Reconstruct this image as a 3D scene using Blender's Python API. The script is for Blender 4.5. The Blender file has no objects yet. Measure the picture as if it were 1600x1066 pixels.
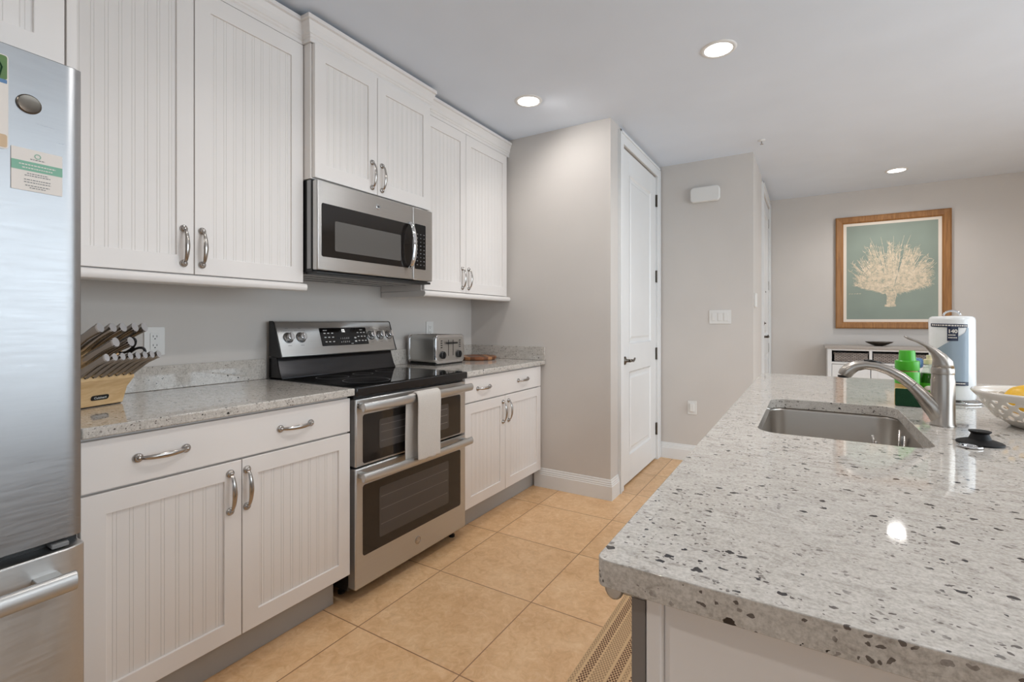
import bpy, bmesh, math, random
from mathutils import Vector, Matrix
random.seed(7)
PI = math.pi
scn = bpy.context.scene
COL = scn.collection

# ------------------------------------------------------------------ camera
cam_d = bpy.data.cameras.new('camera')
cam = bpy.data.objects.new('camera', cam_d)
COL.objects.link(cam)
cam.location = (2.2706, 0.0, 1.1937)
cam.rotation_euler = (PI/2, 0, 0.5486)
cam_d.sensor_fit = 'HORIZONTAL'
cam_d.sensor_width = 36.0
cam_d.lens = 36.0*756.15/1600
cam_d.shift_y = -30.65/1600
cam_d.clip_start = 0.02
scn.camera = cam

# ------------------------------------------------------------------ view, world, daylight
scn.view_settings.view_transform = 'Standard'
scn.view_settings.look = 'None'
scn.view_settings.gamma = 1.0
scn.view_settings.use_curve_mapping = False
scn.view_settings.exposure = 0.0

world = bpy.data.worlds.new('world')
scn.world = world
world.use_nodes = True
wn = world.node_tree.nodes
wn['Background'].inputs[0].default_value = (0.72, 0.86, 1.0, 1)
wn['Background'].inputs[1].default_value = 1.0


def area(name, loc, rot, sx, sy, power, col):
    d = bpy.data.lights.new(name, 'AREA')
    d.shape = 'RECTANGLE'
    d.size, d.size_y, d.energy, d.color = sx, sy, power, col
    o = bpy.data.objects.new(name, d)
    o.location, o.rotation_euler = loc, rot
    COL.objects.link(o)
    return o


# daylight outside the sliding glass doors (right); fill light outside the added rear window
area('daylight_right', (5.45, 2.0, 1.3), (0, PI/2-0.58, 0), 2.3, 4.4, 136, (0.80, 0.91, 1.0))
area('rear_fill', (2.9, -3.7, 1.45), (PI/2, 0, 0), 3.6, 2.0, 14, (0.85, 0.93, 1.0))
LENS_GLOW = 9.0          # emission of a downlight lens
LAMP_WATTS = 38.0        # beam of one recessed downlight
DIM_WATTS = 22.0         # the dimmed row along the range side

# ------------------------------------------------------------------ materials


def lin(c):
    out = []
    for v in c:
        v /= 255.0
        out.append(v/12.92 if v <= 0.04045 else ((v+0.055)/1.055)**2.4)
    return tuple(out) + (1.0,)


class NT:
    def __init__(self, name):
        self.m = bpy.data.materials.new(name)
        self.m.use_nodes = True
        self.t = self.m.node_tree
        self.b = self.t.nodes['Principled BSDF']

    def n(self, typ, **kw):
        nd = self.t.nodes.new(typ)
        for k, v in kw.items():
            if k.startswith('i_'):
                key = k[2:]
                nd.inputs[int(key) if key.isdigit() else key.replace('_', ' ')].default_value = v
            else:
                setattr(nd, k, v)
        return nd

    def l(self, a, b):
        self.t.links.new(a, b)

    def coord(self, scale=(1, 1, 1), which='Object'):
        tc = self.n('ShaderNodeTexCoord')
        mp = self.n('ShaderNodeMapping')
        mp.inputs['Scale'].default_value = scale
        self.l(tc.outputs[which], mp.inputs['Vector'])
        return mp.outputs['Vector']

    def noise(self, vec, scale, detail=3, rough=0.5, dist=0.0):
        nd = self.n('ShaderNodeTexNoise')
        nd.inputs['Scale'].default_value = scale
        nd.inputs['Detail'].default_value = detail
        nd.inputs['Roughness'].default_value = rough
        nd.inputs['Distortion'].default_value = dist
        self.l(vec, nd.inputs['Vector'])
        return nd.outputs['Fac']

    def ramp(self, fac, stops, interp='LINEAR'):
        r = self.n('ShaderNodeValToRGB')
        r.color_ramp.interpolation = interp
        e = r.color_ramp.elements
        while len(e) < len(stops):
            e.new(0.5)
        for el, (p, c) in zip(e, stops):
            el.position = p
            el.color = c
        self.l(fac, r.inputs['Fac'])
        return r.outputs['Color']

    def mix(self, fac, a, b, blend='MIX'):
        m = self.n('ShaderNodeMix', data_type='RGBA', blend_type=blend)
        for sock, v in ((m.inputs[0], fac), (m.inputs[6], a), (m.inputs[7], b)):
            if hasattr(v, 'node'):
                self.l(v, sock)
            else:
                sock.default_value = v
        return m.outputs[2]

    def math(self, op, a, b=None, c=None):
        m = self.n('ShaderNodeMath', operation=op)
        for i, v in enumerate((a, b, c)):
            if v is None:
                continue
            if hasattr(v, 'node'):
                self.l(v, m.inputs[i])
            else:
                m.inputs[i].default_value = v
        return m.outputs[0]

    def bump(self, h, strength=0.1, dist=0.01):
        b = self.n('ShaderNodeBump')
        b.inputs['Strength'].default_value = strength
        b.inputs['Distance'].default_value = dist
        self.l(h, b.inputs['Height'])
        self.l(b.outputs[0], self.b.inputs['Normal'])

    def base(self, col):
        if hasattr(col, 'node'):
            self.l(col, self.b.inputs['Base Color'])
        else:
            self.b.inputs['Base Color'].default_value = col

    def set(self, **kw):
        for k, v in kw.items():
            self.b.inputs[k.replace('_', ' ')].default_value = v


def dark(c, f):
    return (c[0]*f, c[1]*f, c[2]*f, 1)


def M_paint(name, rgb, rough=0.6, scale=180, bump=0.03, var=0.04, **kw):
    t = NT(name)
    v = t.coord()
    f = t.noise(v, scale, 2)
    c = lin(rgb)
    f2 = t.noise(v, 2.5, 2)
    t.base(t.ramp(f2, [(0.3, dark(c, 1-var)), (0.7, c)]))
    if bump:
        t.bump(f, bump, 0.002)
    t.set(Roughness=rough, **kw)
    return t.m


def M_metal(name, rgb, rough, stretch=(1, 1, 1), scale=60, var=0.12, bump=0.02, aniso=0.0):
    t = NT(name)
    v = t.coord(stretch)
    f = t.noise(v, scale, 3)
    c = lin(rgb)
    t.base(t.ramp(f, [(0.25, dark(c, 1-var)), (0.75, c)]))
    r = t.n('ShaderNodeMapRange')
    r.inputs[3].default_value = rough*0.8
    r.inputs[4].default_value = rough*1.25
    t.l(f, r.inputs[0])
    t.l(r.outputs[0], t.b.inputs['Roughness'])
    t.set(Metallic=1.0)
    if aniso:
        # brushed horizontally: highlights stretch upright
        tg = t.n('ShaderNodeTangent', direction_type='RADIAL', axis='Z')
        t.l(tg.outputs[0], t.b.inputs['Tangent'])
        t.b.inputs['Anisotropic'].default_value = aniso
        t.b.inputs['Anisotropic Rotation'].default_value = 0.25
    if bump:
        t.bump(f, bump, 0.0008)
    return t.m


def M_granite():
    t = NT('granite')
    v = t.coord()
    big = t.noise(v, 3.5, 4, 0.6, 0.4)
    mid = t.noise(t.coord((0.7, 1.5, 1.5)), 38, 5, 0.7, 0.8)
    fine = t.noise(v, 260, 3, 0.6)
    col = t.ramp(mid, [(0.30, lin((142, 133, 124))), (0.45, lin((189, 182, 173))), (0.66, lin((211, 205, 197)))])
    col = t.mix(t.math('MULTIPLY', t.ramp(big, [(0.45, (0, 0, 0, 1)), (0.7, (1, 1, 1, 1))]), 0.35), col, lin((164, 155, 144)))
    col = t.mix(0.35, col, t.ramp(fine, [(0.3, lin((132, 124, 117))), (0.62, lin((222, 217, 210)))]))
    wob = t.n('ShaderNodeTexNoise')
    wob.inputs['Scale'].default_value = 90
    t.l(v, wob.inputs['Vector'])
    warp = t.n('ShaderNodeVectorMath', operation='MULTIPLY_ADD')
    t.l(wob.outputs['Color'], warp.inputs[0])
    warp.inputs[1].default_value = (0.012, 0.012, 0.012)
    t.l(t.coord((0.8, 1.0, 1.0)), warp.inputs[2])

    def specks(scale, rmin, rmax, thresh, mask_scale):
        vo = t.n('ShaderNodeTexVoronoi')
        vo.inputs['Scale'].default_value = scale
        t.l(warp.outputs[0], vo.inputs['Vector'])
        sep = t.n('ShaderNodeSeparateColor')
        t.l(vo.outputs['Color'], sep.inputs[0])
        on = t.math('GREATER_THAN', sep.outputs[0], thresh)
        rad = t.n('ShaderNodeMapRange')
        rad.inputs[3].default_value = rmin
        rad.inputs[4].default_value = rmax
        t.l(sep.outputs[1], rad.inputs[0])
        ins = t.math('LESS_THAN', vo.outputs['Distance'], rad.outputs[0])
        msk = t.ramp(t.noise(v, mask_scale, 2), [(0.40, (0.0, 0, 0, 1)), (0.50, (1, 1, 1, 1))])
        return t.math('MULTIPLY', t.math('MULTIPLY', on, ins), msk)
    s1 = specks(62, 0.10, 0.31, 0.60, 8)
    s2 = specks(150, 0.12, 0.38, 0.66, 15)
    s3 = specks(95, 0.08, 0.30, 0.62, 11)
    col = t.mix(t.math('MULTIPLY', s3, 0.6), col, lin((96, 86, 80)))
    col = t.mix(t.math('MULTIPLY', s2, 0.85), col, lin((66, 56, 52)))
    col = t.mix(t.math('MULTIPLY', s1, 0.97), col, lin((30, 24, 24)))
    t.base(col)
    t.set(Roughness=0.05)
    t.b.inputs['Specular IOR Level'].default_value = 0.55
    return t.m


def M_tile():
    t = NT('travertine_tile')
    tc = t.n('ShaderNodeTexCoord')
    sx = t.n('ShaderNodeSeparateXYZ')
    t.l(tc.outputs['Object'], sx.inputs[0])
    S = 0.497
    px = t.math('DIVIDE', t.math('SUBTRACT', sx.outputs[0], 1.268), S)
    py = t.math('DIVIDE', t.math('SUBTRACT', sx.outputs[1], 1.797), S)
    g = []
    for p in (px, py):
        fr = t.math('SUBTRACT', p, t.math('FLOOR', p))
        d = t.math('MINIMUM', fr, t.math('SUBTRACT', 1.0, fr))
        g.append(t.math('LESS_THAN', d, 0.0045))
    grout = t.math('MAXIMUM', g[0], g[1])
    cell = t.n('ShaderNodeCombineXYZ')
    t.l(t.math('FLOOR', px), cell.inputs[0])
    t.l(t.math('FLOOR', py), cell.inputs[1])
    wn_ = t.n('ShaderNodeTexWhiteNoise')
    t.l(cell.outputs[0], wn_.inputs['Vector'])
    off = t.n('ShaderNodeVectorMath', operation='MULTIPLY_ADD')
    t.l(wn_.outputs['Color'], off.inputs[0])
    off.inputs[1].default_value = (9, 9, 9)
    t.l(tc.outputs['Object'], off.inputs[2])
    f = t.noise(off.outputs[0], 6, 6, 0.62, 0.7)
    f2 = t.noise(off.outputs[0], 26, 5, 0.65, 1.2)
    c = t.ramp(f, [(0.28, lin((199, 154, 108))), (0.5, lin((221, 178, 131))), (0.74, lin((235, 199, 157)))])
    c = t.mix(0.45, c, t.ramp(f2, [(0.3, lin((193, 148, 103))), (0.52, lin((224, 182, 136))), (0.72, lin((243, 212, 172)))]))
    vein = t.noise(off.outputs[0], 9, 4, 0.6, 2.2)
    vb = t.ramp(vein, [(0.485, (0, 0, 0, 1)), (0.5, (1, 1, 1, 1)), (0.515, (0, 0, 0, 1))])
    c = t.mix(t.math('MULTIPLY', vb, 0.25), c, lin((228, 200, 164)))
    tint = t.n('ShaderNodeMapRange')
    tint.inputs[3].default_value = 0.93
    tint.inputs[4].default_value = 1.03
    t.l(wn_.outputs['Value'], tint.inputs[0])
    c = t.mix(1.0, c, tint.outputs[0], 'MULTIPLY')
    c = t.mix(grout, c, lin((142, 104, 72)))
    t.base(c)
    t.set(Roughness=0.38)
    t.bump(t.math('ADD', t.math('MULTIPLY', f2, 0.5), t.math('MULTIPLY', grout, -0.6)), 0.25, 0.003)
    return t.m


def M_wood(name, c1, c2, axis=1, scale=14, rough=0.5):
    t = NT(name)
    s = [6.0, 6.0, 6.0]
    s[axis] = 0.35
    f = t.noise(t.coord(tuple(s)), scale, 5, 0.6, 0.5)
    t.base(t.ramp(f, [(0.3, lin(c1)), (0.7, lin(c2))]))
    t.bump(f, 0.06, 0.001)
    t.set(Roughness=rough)
    return t.m


def M_board():
    t = NT('acacia_strips')
    tc = t.coord((1, 1, 1))
    sx = t.n('ShaderNodeSeparateXYZ')
    t.l(tc, sx.inputs[0])
    st = t.math('FLOOR', t.math('MULTIPLY', t.math('ADD', sx.outputs[0], sx.outputs[1]), 22))
    w = t.n('ShaderNodeTexWhiteNoise', noise_dimensions='1D')
    t.l(st, w.inputs['W'])
    c = t.ramp(w.outputs['Value'], [(0.0, lin((78, 38, 20))), (0.5, lin((142, 82, 46))), (1.0, lin((205, 150, 100)))])
    f = t.noise(t.coord((30, 4, 30)), 10, 3)
    t.base(t.mix(0.2, c, t.ramp(f, [(0.3, lin((80, 45, 28))), (0.7, lin((190, 140, 100)))])))
    t.set(Roughness=0.35)
    return t.m


def M_fabric(name, rgb, scale=420, rough=0.95, bump=0.4):
    t = NT(name)
    wv = t.n('ShaderNodeTexWave', wave_type='BANDS', bands_direction='Z')
    wv.inputs['Scale'].default_value = scale*0.25
    wv.inputs['Distortion'].default_value = 2.0
    wv.inputs['Detail'].default_value = 2
    t.l(t.coord(), wv.inputs['Vector'])
    f = t.noise(t.coord(), scale, 2)
    c = lin(rgb)
    t.base(t.ramp(f, [(0.2, dark(c, 0.8)), (0.7, c)]))
    t.bump(t.math('ADD', wv.outputs['Fac'], f), bump, 0.002)
    t.set(Roughness=rough)
    t.b.inputs['Sheen Weight'].default_value = 0.2
    return t.m


def M_rug():
    t = NT('woven_rug')
    tc = t.coord()
    s = t.n('ShaderNodeSeparateXYZ')
    t.l(tc, s.inputs[0])
    P_ = 0.15
    p = t.math('DIVIDE', s.outputs[0], P_)
    fr = t.math('SUBTRACT', p, t.math('FLOOR', p))
    c0, c1, c2 = lin((222, 192, 150)), lin((196, 158, 118)), lin((96, 62, 44))
    band = t.ramp(fr, [(0.0, (0.55, 0, 0, 1)), (0.30, (0.0, 0, 0, 1)), (0.36, (1, 0, 0, 1)), (0.56, (0, 0, 0, 1)),
                       (0.62, (0.5, 0, 0, 1)), (0.72, (0, 0, 0, 1)), (0.78, (1, 0, 0, 1)), (0.96, (0, 0, 0, 1))], 'CONSTANT')
    ck = t.n('ShaderNodeTexChecker')
    ck.inputs['Scale'].default_value = 1.0
    t.l(t.coord((180, 125, 1)), ck.inputs['Vector'])
    ss = t.n('ShaderNodeSeparateColor')
    t.l(band, ss.inputs[0])
    msk = t.math('MULTIPLY', ck.outputs['Fac'], ss.outputs[0])
    f = t.noise(tc, 300, 2)
    base = t.mix(f, c0, c1)
    t.base(t.mix(msk, base, c2))
    t.bump(t.math('ADD', ck.outputs['Fac'], f), 0.5, 0.004)
    t.set(Roughness=0.95)
    return t.m


def M_glass(name, rgb, alpha, rough=0.02):
    t = NT(name)
    c = lin(rgb)
    f = t.noise(t.coord(), 4, 2)
    t.base(t.ramp(f, [(0.3, dark(c, 0.95)), (0.7, c)]))
    t.set(Roughness=rough, Alpha=alpha)
    return t.m


def M_coral():
    t = NT('coral_print')
    f = t.noise(t.coord((1, 1, 1)), 34, 5, 0.7, 0.5)
    t.base(t.ramp(f, [(0.36, lin((168, 168, 150))), (0.5, lin((214, 198, 172))), (0.66, lin((234, 218, 194)))]))
    t.set(Roughness=0.6)
    return t.m


def M_emit(name, rgb, s):
    t = NT(name)
    c = lin(rgb)
    t.base(c)
    t.b.inputs['Emission Color'].default_value = c
    t.b.inputs['Emission Strength'].default_value = s
    return t.m


def M_wicker():
    t = NT('grey_wicker')
    br = t.n('ShaderNodeTexBrick')
    br.inputs['Scale'].default_value = 1
    br.inputs['Brick Width'].default_value = 0.03
    br.inputs['Row Height'].default_value = 0.012
    br.inputs['Mortar Size'].default_value = 0.002
    br.inputs['Color1'].default_value = lin((172, 162, 154))
    br.inputs['Color2'].default_value = lin((140, 130, 124))
    br.inputs['Mortar'].default_value = lin((60, 54, 50))
    mp = t.n('ShaderNodeMapping')
    mp.inputs['Rotation'].default_value = (-PI/2, 0, 0)
    tc = t.n('ShaderNodeTexCoord')
    t.l(tc.outputs['Object'], mp.inputs['Vector'])
    t.l(mp.outputs[0], br.inputs['Vector'])
    t.base(br.outputs['Color'])
    t.bump(br.outputs['Fac'], -0.5, 0.004)
    t.set(Roughness=0.8)
    return t.m


MT = dict(
    wall=M_paint('greige_wall_paint', (208, 202, 196), 0.7),
    ceiling=M_paint('ceiling_paint', (226, 234, 245), 0.8),
    trim=M_paint('white_trim_paint', (231, 231, 230), 0.4, bump=0.0),
    cab=M_paint('cabinet_lacquer', (233, 227, 222), 0.42, bump=0.0),
    taupe=M_paint('taupe_paint', (172, 164, 157), 0.45, bump=0.0),
    edge=M_paint('dark_reflection_grey', (128, 121, 116), 0.4, bump=0.0),  # grey with a dark reflection put into its colour
    kick=M_paint('grey_toe_kick', (176, 174, 171), 0.5, bump=0.0),
    granite=M_granite(), tile=M_tile(),
    steel=M_metal('brushed_steel', (198, 197, 195), 0.36, (1, 0.02, 1), 220, 0.06, 0.006, aniso=0.8),
    steelv=M_metal('brushed_steel_doors', (163, 163, 164), 0.30, (1, 0.02, 1), 220, 0.04, 0.004, aniso=0.8),
    sink=M_metal('sink_steel', (196, 189, 181), 0.33, (1, 1, 1), 20, 0.02, 0),
    nickel=M_metal('brushed_nickel', (178, 171, 163), 0.30, (1, 1, 1), 30, 0.03, 0),
    pull=M_metal('satin_pewter', (178, 173, 168), 0.22, (1, 1, 1), 40, 0.04, 0),
    chrome=M_metal('chrome', (215, 215, 216), 0.08, (1, 1, 1), 10, 0.03, 0),
    bronze=M_metal('dark_bronze', (105, 98, 90), 0.3),
    blackglass=M_paint('black_glass', (14, 14, 15), 0.05, bump=0.0),
    ovenglass=M_paint('oven_glass', (34, 30, 28), 0.07, bump=0.0),
    ovenin=M_paint('oven_window', (72, 68, 66), 0.12, bump=0.0),
    mwin=M_paint('microwave_window', (98, 95, 92), 0.10, bump=0.0),
    rackw=M_paint('rack_wire', (104, 98, 93), 0.4, bump=0.0),
    blackmet=M_metal('black_enamel', (70, 70, 72), 0.22, (1, 0.05, 1), 120),
    black=M_paint('black_plastic', (22, 21, 21), 0.4, bump=0.0),
    rubber=M_paint('black_rubber', (17, 16, 16), 0.55, 60, 0.05, **{'Specular_IOR_Level': 0.25}),
    grey=M_paint('grey_plastic', (120, 120, 120), 0.5, bump=0.0),
    mark=M_paint('pale_print', (205, 205, 202), 0.5, bump=0.0),
    plastic=M_paint('white_plastic', (226, 224, 220), 0.35, bump=0.0),
    maple=M_wood('maple', (214, 174, 122), (236, 202, 154), 1, 10),
    oak=M_wood('oak_frame', (132, 88, 46), (172, 122, 70), 2, 12, 0.45),
    board=M_board(),
    towel=M_fabric('waffle_towel', (214, 206, 197)),
    rug=M_rug(),
    ceramic=M_paint('white_ceramic', (228, 220, 210), 0.18, bump=0.0),
    lemon=M_paint('lemon_peel', (240, 186, 34), 0.4, 160, 0.3, 0.12),
    mat_board=M_paint('cream_mat', (238, 226, 212), 0.7),
    teal=M_paint('teal_print', (148, 160, 148), 0.5, 60, 0.0, 0.2),
    coral=M_coral(),
    wicker=M_wicker(),
    greencap=M_paint('green_cap', (72, 172, 40), 0.3, bump=0.0),
    sponge=M_paint('green_scourer', (10, 62, 30), 0.95, 500, 0.9, 0.3),
    spongey=M_paint('yellow_sponge', (226, 196, 120), 0.95, 300, 0.8),
    pink=M_paint('salmon_sponge', (228, 150, 124), 0.95, 300, 0.6),
    liquid=M_paint('green_soap', (38, 84, 18), 0.08, bump=0.0),
    label=M_paint('printed_label', (222, 186, 120), 0.4, 60, 0.0, 0.3),
    blue=M_paint('blue_plastic', (92, 128, 168), 0.3, bump=0.0),
    cream=M_paint('cream_plastic', (226, 210, 176), 0.35, bump=0.0),
    wrap=M_paint('plastic_wrap', (232, 231, 229), 0.16, 26, 0.6, 0.05),
    wrapblue=M_paint('grey_blue_print', (152, 166, 178), 0.2, 26, 0.4, 0.1),
    navy=M_paint('navy_print', (38, 44, 66), 0.25, bump=0.0),
    paper=M_paint('paper_card', (222, 214, 206), 0.5, bump=0.0),
    mint=M_paint('mint_print', (122, 172, 148), 0.5, bump=0.0),
    leaf=M_paint('green_photo_print', (110, 150, 84), 0.4, 60, 0.0, 0.6),
    sand=M_paint('tan_photo_print', (206, 176, 140), 0.4, 60, 0.0, 0.3),
    window=M_glass('window_glass', (235, 240, 240), 0.08),
    clear=M_glass('clear_plastic', (225, 235, 215), 0.3, 0.05),
    lens=M_emit('lamp_lens', (255, 250, 242), LENS_GLOW),
    digits=M_emit('clock_digits', (240, 240, 235), 1.2),
    concrete=M_paint('pale_paving', (190, 186, 180), 0.8),
)

# ------------------------------------------------------------------ mesh helpers
WL = {}


def wloc(o):
    return WL.get(o.name, Vector((0, 0, 0))) if o else Vector((0, 0, 0))


class MB:
    def __init__(self):
        self.bm = bmesh.new()

    def poly(self, vs, fs):
        b = [self.bm.verts.new(v) for v in vs]
        for f in fs:
            try:
                self.bm.faces.new([b[i] for i in f])
            except ValueError:
                pass
        return self

    def box(self, x0, x1, y0, y1, z0, z1):
        v = [(x0, y0, z0), (x1, y0, z0), (x1, y1, z0), (x0, y1, z0), (x0, y0, z1), (x1, y0, z1), (x1, y1, z1), (x0, y1, z1)]
        return self.poly(v, [(3, 2, 1, 0), (4, 5, 6, 7), (0, 1, 5, 4), (1, 2, 6, 5), (2, 3, 7, 6), (3, 0, 4, 7)])

    def prism(self, pts, vec, closed=True):
        n = len(pts)
        vec = Vector(vec)
        a = [Vector(p) for p in pts]
        vs = a + [p+vec for p in a]
        fs = [(i, (i+1) % n, n+(i+1) % n, n+i) for i in range(n)]
        if closed:
            fs += [tuple(range(n-1, -1, -1)), tuple(range(n, 2*n))]
        return self.poly(vs, fs)

    def tube(self, pts, rad, seg=12, cap=True, squash=None, up=None):
        pts = [Vector(p) for p in pts]
        n = len(pts)
        if not hasattr(rad, '__len__'):
            rad = [rad]*n
        rings = []
        ref = Vector(up) if up else None
        prev = None
        for i, p in enumerate(pts):
            d = (pts[min(i+1, n-1)]-pts[max(i-1, 0)]).normalized()
            if ref is not None:
                u = (ref-d*ref.dot(d)).normalized()
            elif prev is None:
                a = Vector((0, 0, 1)) if abs(d.z) < 0.9 else Vector((1, 0, 0))
                u = (a-d*a.dot(d)).normalized()
            else:
                u = (prev-d*prev.dot(d)).normalized()
            prev = u
            w = d.cross(u)
            r = rad[i]
            su, sw = squash[i] if squash else (1, 1)
            rings.append([self.bm.verts.new(p+u*(r*su*math.cos(2*PI*k/seg))+w*(r*sw*math.sin(2*PI*k/seg))) for k in range(seg)])
        for i in range(n-1):
            for k in range(seg):
                self.bm.faces.new([rings[i][k], rings[i][(k+1) % seg], rings[i+1][(k+1) % seg], rings[i+1][k]])
        if cap:
            self.bm.faces.new(rings[0][::-1])
            self.bm.faces.new(rings[-1])
        return self

    def lathe(self, prof, c=(0, 0, 0), seg=32, axis='z', cap=True):
        c = Vector(c)
        rings = []
        for r, h in prof:
            ring = []
            for k in range(seg):
                a = 2*PI*k/seg
                x, y = r*math.cos(a), r*math.sin(a)
                p = {'z': (x, y, h), 'x': (h, x, y), 'y': (y, h, x)}[axis]
                ring.append(self.bm.verts.new(c+Vector(p)))
            rings.append(ring)
        for i in range(len(rings)-1):
            for k in range(seg):
                self.bm.faces.new([rings[i][k], rings[i][(k+1) % seg], rings[i+1][(k+1) % seg], rings[i+1][k]])
        if cap:
            self.bm.faces.new(rings[0][::-1])
            self.bm.faces.new(rings[-1])
        return self

    def sphere(self, c, r, sc=(1, 1, 1), u=20, v=12):
        m = Matrix.Translation(Vector(c)) @ Matrix.Diagonal((*sc, 1))
        bmesh.ops.create_uvsphere(self.bm, u_segments=u, v_segments=v, radius=r, matrix=m)
        return self

    def xf(self, mat):
        self.bm.transform(mat)
        return self

    def build(self, name, mat, parent=None, bevel=0.0, smooth=False, seg=2, sub=0, weld=False):
        if weld:
            bmesh.ops.remove_doubles(self.bm, verts=self.bm.verts, dist=1e-5)
        bmesh.ops.recalc_face_normals(self.bm, faces=self.bm.faces)
        w = wloc(parent)
        self.bm.transform(Matrix.Translation(-w))
        me = bpy.data.meshes.new(name)
        self.bm.to_mesh(me)
        self.bm.free()
        o = bpy.data.objects.new(name, me)
        COL.objects.link(o)
        me.materials.append(MT[mat] if isinstance(mat, str) else mat)
        if parent:
            o.parent = parent
        WL[o.name] = w
        if bevel:
            b = o.modifiers.new('bevel', 'BEVEL')
            b.width, b.segments, b.limit_method, b.angle_limit = bevel, seg, 'ANGLE', math.radians(40)
            b.harden_normals = False
        if sub:
            s = o.modifiers.new('subdivision', 'SUBSURF')
            s.levels = s.render_levels = sub
        if smooth or bevel:
            for p in me.polygons:
                p.use_smooth = True
            if not smooth or smooth == 'auto':
                try:
                    me.set_sharp_from_angle(angle=math.radians(42))
                except Exception:
                    pass
        return o


def box(*a):
    return MB().box(*a)


def tag(o, label, cat, group=None, kind=None):
    if label:
        o['label'] = label
    if cat:
        o['category'] = cat
    if group:
        o['group'] = group
    if kind:
        o['kind'] = kind
    return o


def thing(name, loc, label, cat, group=None):
    o = bpy.data.objects.new(name, None)
    o.empty_display_size = 0.05
    COL.objects.link(o)
    o.location = loc
    WL[o.name] = Vector(loc)
    return tag(o, label, cat, group)


def struct(o, label, cat):
    return tag(o, label, cat, kind='structure')


def copy_tree(o, loc=None, parent=None):
    c = o.copy()
    COL.objects.link(c)
    if parent:
        c.parent = parent
    if loc is not None:
        c.location = loc
        WL[c.name] = Vector(loc)
    for ch in list(o.children):
        copy_tree(ch, None, c)
    return c


_txt = {}


def text_bm(s, size, offset=0.0, depth=0.0004):
    """lettering as a flat mesh in the XY plane, centred"""
    cu = bpy.data.curves.new('lettering', 'FONT')
    cu.body, cu.size, cu.extrude, cu.offset = s, size, depth, offset
    cu.align_x, cu.align_y = 'CENTER', 'CENTER'
    cu.resolution_u = 3
    ob = bpy.data.objects.new('lettering', cu)
    COL.objects.link(ob)
    dg = bpy.context.evaluated_depsgraph_get()
    me = bpy.data.meshes.new_from_object(ob.evaluated_get(dg))
    mb = MB()
    mb.bm.from_mesh(me)
    bpy.data.objects.remove(ob)
    bpy.data.curves.remove(cu)
    bpy.data.meshes.remove(me)
    return mb


# text facing +x : reads along +y, up = z
FACE_X = Matrix(((0, 0, 1, 0), (1, 0, 0, 0), (0, 1, 0, 0), (0, 0, 0, 1)))


def rrect(u0, u1, v0, v1, r, n=6):
    pts = []
    for cx, cy, a0 in ((u1-r, v0+r, -90), (u1-r, v1-r, 0), (u0+r, v1-r, 90), (u0+r, v0+r, 180)):
        for k in range(n+1):
            a = math.radians(a0+90*k/n)
            pts.append((cx+r*math.cos(a), cy+r*math.sin(a)))
    return pts


def plate_x(x0, x1, y0, y1, z0, z1, r=0.004):
    """rounded plate facing x"""
    return MB().prism([(x0, u, v) for u, v in rrect(y0, y1, z0, z1, r)], (x1-x0, 0, 0))


def plate_y(x0, x1, y0, y1, z0, z1, r=0.004):
    return MB().prism([(u, y0, v) for u, v in rrect(x0, x1, z0, z1, r)], (0, y1-y0, 0))


def plate_z(x0, x1, y0, y1, z0, z1, r=0.004, n=6):
    return MB().prism([(u, v, z0) for u, v in rrect(x0, x1, y0, y1, r, n)], (0, 0, z1-z0))


# ------------------------------------------------------------------ room shell
H = 2.555
XC, YE, YB, XE, YF = 1.148, 3.098, 4.329, 1.897, 6.18
XR, YR = 5.0, -3.2
struct(box(-0.1, XR+0.1, YR-0.1, YF+0.1, -0.1, 0).build('floor', 'tile'), 'tan square travertine floor tiles with thin joints', 'floor')
struct(box(-0.1, XR+0.1, YR-0.1, YF+0.1, H, H+0.1).build('ceiling', 'ceiling'), 'flat white painted ceiling', 'ceiling')
struct(box(-0.1, 0, YR-0.1, YE+0.1, 0, H).build('wall_left', 'wall'), 'pale grey wall behind the range and cabinets', 'wall')
struct(box(0, XC-0.1, YE, YE+0.1, 0, H).build('wall_end', 'wall'), 'beige wall ending the cabinet run', 'wall')
DY0, DY1, DZ = 3.328, 4.228, 2.447
m = MB()
m.box(XC-0.1, XC, YE, DY0, 0, H).box(XC-0.1, XC, DY1, YB+0.1, 0, H).box(XC-0.1, XC, DY0, DY1, DZ, H)
struct(m.build('wall_closet', 'wall'), 'narrow beige wall around the closet door', 'wall')
struct(box(XC-0.1, XE, YB, YB+0.1, 0, H).build('wall_back', 'wall'), 'grey wall with switches and a door chime', 'wall')
EY0, EY1 = 5.20, 6.10
m = MB()
m.box(XE-0.1, XE, YB+0.1, EY0, 0, H).box(XE-0.1, XE, EY1, YF, 0, H).box(XE-0.1, XE, EY0, EY1, DZ, H)
struct(m.build('wall_entry', 'wall'), 'wall around the entry door, seen at a glancing angle', 'wall')
struct(box(XE-0.1, XR+0.1, YF, YF+0.1, 0, H).build('wall_far', 'wall'), 'far grey wall with the framed coral print', 'wall')
WY0, WY1, WZ = 0.0, 4.2, 2.35
m = MB()
m.box(XR, XR+0.1, YR, WY0, 0, H).box(XR, XR+0.1, WY1, YF, 0, H).box(XR, XR+0.1, WY0, WY1, WZ, H)
struct(m.build('wall_right', 'wall'), 'wall with the sliding glass doors', 'wall')
RX0, RX1, RZ0, RZ1 = 1.2, 4.6, 0.75, 2.25
m = MB()
m.box(-0.1, RX0, YR-0.1, YR, 0, H).box(RX1, XR+0.1, YR-0.1, YR, 0, H).box(RX0, RX1, YR-0.1, YR, RZ1, H).box(RX0, RX1, YR-0.1, YR, 0, RZ0)
struct(m.build('wall_rear', 'wall'), 'unseen rear wall with an added fill window', 'wall')

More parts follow.
